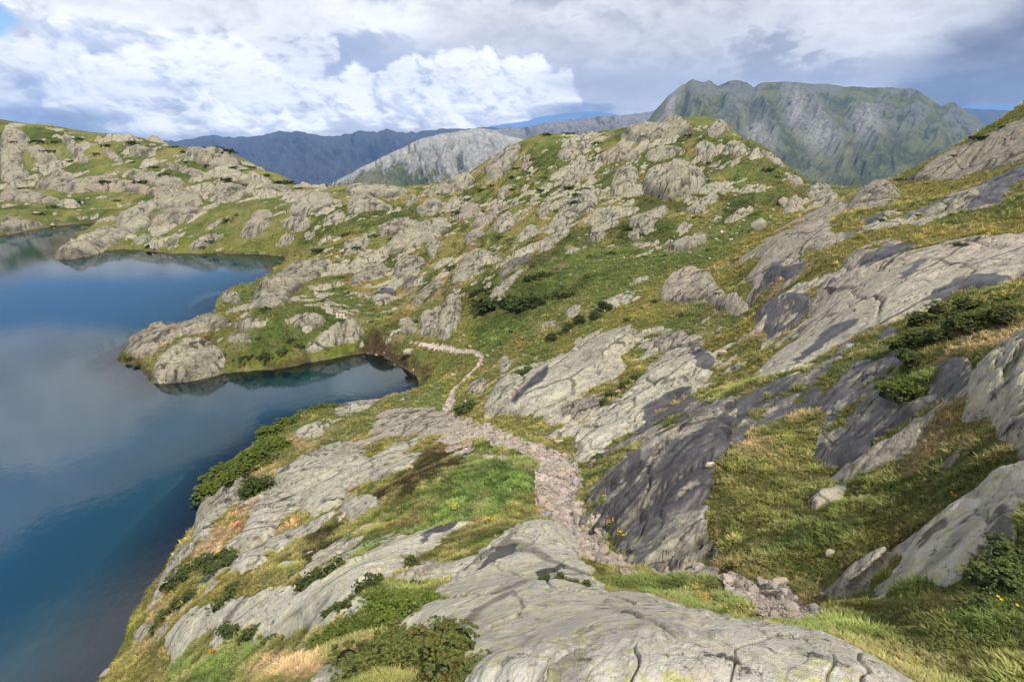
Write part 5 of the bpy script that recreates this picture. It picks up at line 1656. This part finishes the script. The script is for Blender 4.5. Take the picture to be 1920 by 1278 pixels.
def hedge(pts, hw, kind, label):
    """one spreading bush made of several mounds along a line: still one plant"""
    global n_sh
    a = arr(pts, 2)
    p0, _ = ground_point(*a[len(a) // 2])
    root = bpy.data.objects.new('juniper_bush', None); COL.objects.link(root)
    root['label'] = label; root['category'] = 'shrub'; root.location = p0
    for q in a:
        p, r_ = ground_point(*q)
        R_ = hw / F * math.hypot(r_, CAMZ - p[2])
        me, tw = SH[kind][n_sh % len(SH[kind])]; n_sh += 1
        turn = random.uniform(0, 6.28)
        for nm, mm in (('foliage', me), ('branches', tw)):
            o = bpy.data.objects.new(nm, mm); COL.objects.link(o); o.parent = root
            o.location = np.array(p) - p0 - np.array([0, 0, .12 * R_]); o.rotation_euler = (0, 0, turn); o.scale = (R_ * 1.15, R_ * 1.15, R_ * .72)


hedge('640 1215 665 1205 690 1195 715 1190 740 1180 760 1175 700 1170 735 1160 765 1158', 46, 'B', 'bright green spreading juniper bush left of the rounded pinkish hump')
hedge('700 1272 745 1270 790 1266 830 1270 865 1275 770 1245 810 1240 845 1255 690 1245 760 1225', 50, 'R', 'red-flecked green bilberry bush at the bottom edge beside the nearest slab')
shrub(692, 1112, 26, 20, 'J', 'small round dark shrub on the lower edge of the long ribbed slab')
shrub(772, 1072, 23, 15, 'j', 'dark green shrub in the grass right of the long ribbed slab')
shrub(438, 1118, 38, 15, 'J', 'oval dark green juniper mat in the grass above the long ribbed slab')
hedge('335 1085 360 1072 385 1058 410 1048 395 1075 420 1062 440 1050', 22, 'j', 'dark juniper strip creeping down the cliff above the lake')
hedge('300 1170 320 1150 345 1130 370 1110', 16, 'j', 'lower juniper strip on the cliff edge near the bottom left')
shrub(486, 918, 30, 24, 'J', 'rounded dark shrub on the pavement edge above the lake cliff')
hedge('395 925 405 905 425 890 445 880 465 868 480 850 505 845 520 830 515 812 535 800 500 862 450 900 420 912', 26, 'b', 'long green hedge of bushes along the brink above the deep lake')
hedge('545 788 565 782 585 778 605 772 625 768', 13, 'b', 'low green bush line along the far rim of the promontory')
shrub(632, 1082, 20, 14, 'b', 'small yellow-green shrub on top of the long ribbed slab')
shrub(590, 1105, 28, 13, 'j', 'brownish green shrub left of the yellow-green shrub')
hedge('430 1198 450 1195 480 1200 510 1205 460 1215', 18, 'j', 'dark green bushes at the foot of the long ribbed slab')
hedge('620 1160 640 1148 655 1138', 13, 'j', 'narrow dark bush wedged beside the thin rock rib')
shrub(768, 1110, 24, 8, 'j', 'low dark mat of heath below the thin rock rib')
hedge('1020 1108 1045 1108 1070 1110 1095 1113', 13, 'j', 'low dark heather fringe along the top of the rounded pinkish hump')
hedge('1135 750 1155 738 1175 722 1195 708', 17, 'j', 'dark juniper strip between the ribbed slab and the smooth slab')
shrub(880, 766, 28, 13, 'j', 'low dark green bush left of the stubby pale rock')
shrub(988, 698, 22, 10, 'j', 'dark bush on the grass behind the ribbed slab')
hedge('1040 632 1065 615 1090 602 1115 592 1135 580', 17, 'j', 'long dark juniper strip on the left of the pale rock tongue')
hedge('1705 655 1740 640 1780 630 1820 620 1860 610 1900 600 1740 610 1790 595 1840 585 1890 570 1725 675', 31, 'G', 'big dark green shrub thicket under the largest grey slab at right')
shrub(1705, 735, 40, 20, 'b', 'green leafy cushion perched on the black wet rock face')
hedge('1850 1130 1880 1120 1910 1110 1890 1080 1915 1060', 34, 'G', 'dark green leafy bush in the lower right corner')
shrub(735, 595, 10, 8, 'f', 'small dark bush on the foot of the central hill')
for a, b_, c, d, lab in ((930, 570, 40, 22, 'dark bush filling the upper hollow of the gully'), (985, 570, 45, 22, 'broad dark bush in the middle of the green gully'), (900, 548, 22, 16, 'dark bush against the slanting grey slab'),
                         (1010, 520, 26, 12, 'dark bush near the head of the gully'), (1060, 555, 24, 12, 'dark bush on the right side of the gully')):
    hedge(f'{a-c*.5} {b_+4} {a} {b_} {a+c*.5} {b_-2}', c * .6, 'f', lab)
spots = '''970 312 18 1000 297 16 905 352 14 1012 352 12 1082 372 12 1045 392 16 962 352 12 1075 385 14 1100 360 12 690 442 12 702 440 9 1140 405 14 1175 430 16 1205 440 12
1230 345 12 1130 350 10 1330 300 14 1410 285 10 1440 318 12 1460 330 10 1120 265 18 1024 252 14 1063 246 12 1290 250 9 1180 345 9 880 370 12 820 362 10 860 400 12 770 430 12
735 450 12 940 445 14 1000 500 16 960 330 14 925 345 14 1020 330 10 1070 350 12 905 390 10 650 440 14 668 465 16 600 470 14 580 480 12 555 475 10 430 410 14 445 402 12
400 452 14 380 462 10 480 470 9 700 600 12 640 600 10 1250 480 10 1330 470 12 1285 490 10 1210 480 14 1180 520 10 1395 430 14 1380 490 14 1345 560 12 1360 395 9 1310 405 10
720 545 10 690 580 10 780 600 9 845 500 12 1065 480 12 1110 480 12 1150 470 14'''
for a, b_, c in arr(spots, 3):
    shrub(a, b_ + 3, c, c * .6, 'f', where(a, b_, 'low dark shrub'), 'low shrubs among the rocks of the hill')
spots = '''30 270 10 70 262 12 105 262 12 150 258 10 200 268 14 250 270 12 330 275 16 345 282 12 400 282 12 430 290 14 470 310 14 500 325 14 530 340 14 480 330 12 440 320 10 180 285 12
90 285 10 130 300 9 290 310 12 250 300 10 350 300 12 390 310 12 420 340 12 310 330 10 270 340 12 200 350 8 40 355 9 100 385 8 150 375 9 220 372 9 70 400 9 380 345 10 460 350 9 560 350 10'''
for a, b_, c in arr(spots, 3):
    shrub(a, b_ + 3, c, c * .5, 'f', where(a, b_, 'low dark shrub'), 'low shrubs on the slope beyond the lake')
spots = '''420 662 22 455 668 20 500 660 22 530 655 18 480 632 14 560 645 14 600 560 12 650 545 14 430 600 12 500 580 12 245 665 14 260 680 12 460 545 9 545 635 14'''
for a, b_, c in arr(spots, 3):
    shrub(a, b_ + 3, c, c * .5, 'f', where(a, b_, 'low green shrub'), 'low shrubs on the peninsula')
spots = '''1490 640 10 1680 400 10 1650 420 12 1740 345 12 1790 300 14 1840 265 14 1880 240 12 1700 330 14 1640 352 10 1720 410 9 1600 590 10 1860 470 14 1800 470 10 1230 570 10 1180 600 12 1200 640 10
1280 590 12 960 620 14 1000 640 12 940 650 10 1165 750 12 1120 860 12 1070 830 14 1030 840 12'''
for a, b_, c in arr(spots, 3):
    shrub(a, b_ + 3, c, c * .6, 'f', where(a, b_, 'low dark shrub'), 'low shrubs among the slabs')

# ------------------------------------------------------------------ flowering plants
def flower_meshes(seed, petal, nfl):
    rg_ = np.random.default_rng(seed)
    v, f, c = [], [], []
    for s_ in range(16):
        a = rg_.uniform(0, 6.28); r0 = rg_.uniform(0, .5); top = np.array([math.cos(a) * r0 * 1.4, math.sin(a) * r0 * 1.4, rg_.uniform(.6, 1.2)])
        foot = np.array([math.cos(a) * r0 * .5, math.sin(a) * r0 * .5, 0])
        for k_ in range(7):
            p = foot + (top - foot) * (k_ + 1) / 7; b2 = k_ * 2.4 + a
            d = np.array([math.cos(b2), math.sin(b2), .35]); sd = np.array([-d[1], d[0], 0]); L = .30 * (1.1 - k_ / 9)
            b_ = len(v); v += [p, p + d * L * .5 + sd * L * .17, p + d * L, p + d * L * .5 - sd * L * .17]; f.append((b_, b_ + 1, b_ + 2, b_ + 3))
            t_ = rg_.random(); c += [(t_, 0, 0)] * 4
    me = build_mesh('leaves', np.array(v), np.array(f), M_BRI, False); col_attr(me, 'tint', np.array(c))
    v, f = [], []
    for s_ in range(nfl):
        a = rg_.uniform(0, 6.28); r0 = rg_.uniform(0, .7); p = np.array([math.cos(a) * r0, math.sin(a) * r0, rg_.uniform(.75, 1.3)])
        for k_ in range(5):
            b2 = k_ * 1.2566 + a; d = np.array([math.cos(b2), math.sin(b2), .3]); sd = np.array([-d[1], d[0], 0]); L = .10
            b_ = len(v); v += [p, p + d * L * .6 + sd * L * .4, p + d * L, p + d * L * .6 - sd * L * .4]; f.append((b_, b_ + 1, b_ + 2, b_ + 3))
    m2 = build_mesh('blossoms', np.array(v), np.array(f), petal, False)
    return me, m2


def petal_material(name, c):
    m, t = material(name)
    t.out(t.principled(c, .7, None, .2).outputs[0])
    return m


M_YEL = petal_material('yellow_petals', (0.62, 0.42, 0.02)); M_ORG = petal_material('orange_petals', (0.60, 0.22, 0.03))
FL = {'y': flower_meshes(1, M_YEL, 16), 'o': flower_meshes(2, M_ORG, 14), 'g': flower_meshes(3, M_YEL, 3)}
for a, b_, hw, kd, lab in ((852, 958, 15, 'y', 'yellow-flowered plant in bright grass left of the path'), (815, 972, 12, 'g', 'green leafy plant beside the yellow-flowered plant'), (918, 982, 15, 'y', 'yellow-flowered clump just above the pointed rock wedge'),
                           (1010, 960, 9, 'o', 'small orange-flowered plant on the left edge of the stony path'), (1128, 955, 16, 'g', 'tall leafy plant at the foot of the dark wet dome'), (1140, 1000, 14, 'o', 'orange-flowered plant right of the stony path'),
                           (1162, 1020, 13, 'y', 'yellow-flowered plant under the dark wet dome'), (655, 1015, 13, 'g', 'single bright yellow-green plant on the dark grass'), (1730, 600, 11, 'y', 'yellow-orange flowers in front of the big shrub thicket'),
                           (1870, 580, 18, 'y', 'yellow flowers on top of the big shrub thicket'), (1322, 1125, 15, 'o', 'orange-flowered leafy plant in the bright grass by the nearest slab'), (1355, 1172, 14, 'g', 'broad-leaved plant at the rim of the nearest slab'),
                           (1300, 1110, 14, 'g', 'leafy green plant at the middle of the bright grass strip'), (1385, 1140, 14, 'g', 'leafy green plant at the right end of the bright grass strip'), (490, 1205, 12, 'g', 'leafy plant with few flowers below the long ribbed slab'),
                           (405, 1232, 10, 'o', 'small orange-flowered plant in the bottom left grass'), (1790, 935, 10, 'o', 'orange-flowered plant beside the dark ledge at right'), (1860, 1160, 22, 'g', 'large-leaved plant in the lower right corner grass')):
    p, r_ = ground_point(a, b_)
    R_ = hw / F * math.hypot(r_, CAMZ - p[2])
    root = bpy.data.objects.new('flowering_plant', None); COL.objects.link(root)
    root['label'] = lab; root['category'] = 'plant'; root.location = p - np.array([0, 0, .1 * R_]); root.rotation_euler = (0, 0, random.uniform(0, 6.28)); root.scale = (R_, R_, R_ * 1.1)
    for nm, mm in zip(('leaves', 'blossoms'), FL[kd]):
        o = bpy.data.objects.new(nm, mm); COL.objects.link(o); o.parent = root

# ------------------------------------------------------------------ grass
def grass_material():
    m, t = material('grass_blades')
    tint = t.attr('tint', 'INSTANCER').outputs['Color']
    hgt = t.sep(t.attr('tip').outputs['Color'])[0]
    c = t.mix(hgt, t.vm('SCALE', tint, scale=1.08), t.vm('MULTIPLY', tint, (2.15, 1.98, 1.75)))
    p = t.principled(c, 0.75, None, 0.15)
    tl = t.n('ShaderNodeBsdfTranslucent'); t.put(tl.inputs[0], c)
    mx = t.n('ShaderNodeMixShader'); mx.inputs[0].default_value = 0.35
    t.t.links.new(p.outputs[0], mx.inputs[1]); t.t.links.new(tl.outputs[0], mx.inputs[2])
    t.out(mx.outputs[0])
    return m


M_GRASS = grass_material()


def tuft(seed, n=11):
    rg_ = np.random.default_rng(seed)
    v, f, c = [], [], []
    for k_ in range(n):
        a = rg_.uniform(0, 6.28); d = np.array([math.cos(a), math.sin(a), 0]); s = np.array([-d[1], d[0], 0])
        p = d * rg_.uniform(0, .28); lean = rg_.uniform(.25, .95); h = rg_.uniform(.6, 1.1); w_ = .055
        m_ = p + d * lean * .35 + np.array([0, 0, h * .6]); e = p + d * lean + np.array([0, 0, h * (1 - .35 * lean)])
        b_ = len(v)
        v += [p + s * w_, p - s * w_, m_ - s * w_ * .8, m_ + s * w_ * .8, e]
        f += [(b_, b_ + 1, b_ + 2, b_ + 3), (b_ + 3, b_ + 2, b_ + 4)]
        t_ = rg_.uniform(.7, 1)
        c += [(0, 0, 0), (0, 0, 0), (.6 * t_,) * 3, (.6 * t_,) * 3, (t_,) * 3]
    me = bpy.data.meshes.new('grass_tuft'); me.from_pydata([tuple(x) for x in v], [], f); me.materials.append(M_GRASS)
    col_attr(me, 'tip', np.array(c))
    return me


tcol = bpy.data.collections.new('tuft_kinds')
for k_ in range(5):
    tcol.objects.link(bpy.data.objects.new('grass_tuft', tuft(600 + k_)))
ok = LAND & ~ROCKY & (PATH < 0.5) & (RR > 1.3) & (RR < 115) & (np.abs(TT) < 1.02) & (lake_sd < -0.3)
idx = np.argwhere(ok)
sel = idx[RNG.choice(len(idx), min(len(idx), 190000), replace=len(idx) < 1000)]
ti = tg[sel[:, 0]] + RNG.uniform(-.5, .5, len(sel)) * DT; Li = Lg[sel[:, 1]] + RNG.uniform(-.5, .5, len(sel)) * DL
ri = np.exp(Li)
pts = np.stack([ri * np.sin(ti), ri * np.cos(ti), height_at(ti, Li, G) - .01], 1)
tint = COLR[sel[:, 0], sel[:, 1]]
lum = tint.mean(1)
brightg = (tint[:, 1] > 1.35 * tint[:, 0])
hgt = 0.064 * (ri / 5) ** 0.5 * RNG.uniform(.55, 1.45, len(sel)) * np.where(brightg, 1.15, 1) * np.where(lum < .05, .55, 1)
patch = 0.75 + 0.5 * (0.5 + 0.5 * fbm(pts[:, 0] / 1.3, pts[:, 1] / 1.3, 3, 33))
clump = vnoise(pts[:, 0] / .33, pts[:, 1] / .33, 51) + .6 * vnoise(pts[:, 0] / .14, pts[:, 1] / .14, 52)
hgt *= np.clip(.9 + .55 * clump, .4, 1.7)
tint = tint * np.clip(1.02 + .38 * clump, .55, 1.5)[:, None]
dry = sstep(vnoise(pts[:, 0] / .5, pts[:, 1] / .5, 57), .15, .6)[:, None] * .36 * (tint[:, :1] > .06)
tint = tint * (1 - dry) + dry * np.array([.30, .255, .13])
straw = (RNG.random(len(sel)) < .16)[:, None]
tint = tint * (patch * RNG.uniform(.7, 1.25, len(sel)))[:, None]
tint = np.where(straw & (tint[:, :1] > .05), tint * np.array([1.55, 1.35, 1.5]), tint)
me = bpy.data.meshes.new('grass')
me.vertices.add(len(pts)); me.vertices.foreach_set('co', pts.astype(np.float32).ravel())
a_ = me.attributes.new('scl', 'FLOAT', 'POINT'); a_.data.foreach_set('value', hgt.astype(np.float32))
a_ = me.attributes.new('rot', 'FLOAT_VECTOR', 'POINT'); a_.data.foreach_set('vector', np.stack([RNG.normal(0, .18, len(pts)), RNG.normal(0, .18, len(pts)), RNG.uniform(0, 6.28, len(pts))], 1).astype(np.float32).ravel())
a_ = me.attributes.new('tint', 'FLOAT_COLOR', 'POINT'); a_.data.foreach_set('color', np.concatenate([tint, np.ones((len(pts), 1))], 1).astype(np.float32).ravel())
grass = link('grass', me, kind='stuff')
ng = bpy.data.node_groups.new('scatter', 'GeometryNodeTree')
ng.interface.new_socket('Geometry', in_out='INPUT', socket_type='NodeSocketGeometry')
ng.interface.new_socket('Geometry', in_out='OUTPUT', socket_type='NodeSocketGeometry')
gi = ng.nodes.new('NodeGroupInput'); go = ng.nodes.new('NodeGroupOutput')
iop = ng.nodes.new('GeometryNodeInstanceOnPoints'); ci = ng.nodes.new('GeometryNodeCollectionInfo')
ci.inputs['Collection'].default_value = tcol; ci.inputs['Separate Children'].default_value = True; ci.inputs['Reset Children'].default_value = True


def named(nm, typ):
    nd = ng.nodes.new('GeometryNodeInputNamedAttribute'); nd.data_type = typ; nd.inputs['Name'].default_value = nm
    return nd.outputs['Attribute']


m2p = ng.nodes.new('GeometryNodeMeshToPoints')
e2r = ng.nodes.new('FunctionNodeEulerToRotation')
ng.links.new(named('rot', 'FLOAT_VECTOR'), e2r.inputs[0])
ng.links.new(gi.outputs[0], m2p.inputs[0]); ng.links.new(m2p.outputs[0], iop.inputs['Points'])
ng.links.new(ci.outputs[0], iop.inputs['Instance']); iop.inputs['Pick Instance'].default_value = True
ng.links.new(e2r.outputs[0], iop.inputs['Rotation']); ng.links.new(named('scl', 'FLOAT'), iop.inputs['Scale'])
ng.links.new(iop.outputs[0], go.inputs[0])
md = grass.modifiers.new('scatter', 'NODES'); md.node_group = ng
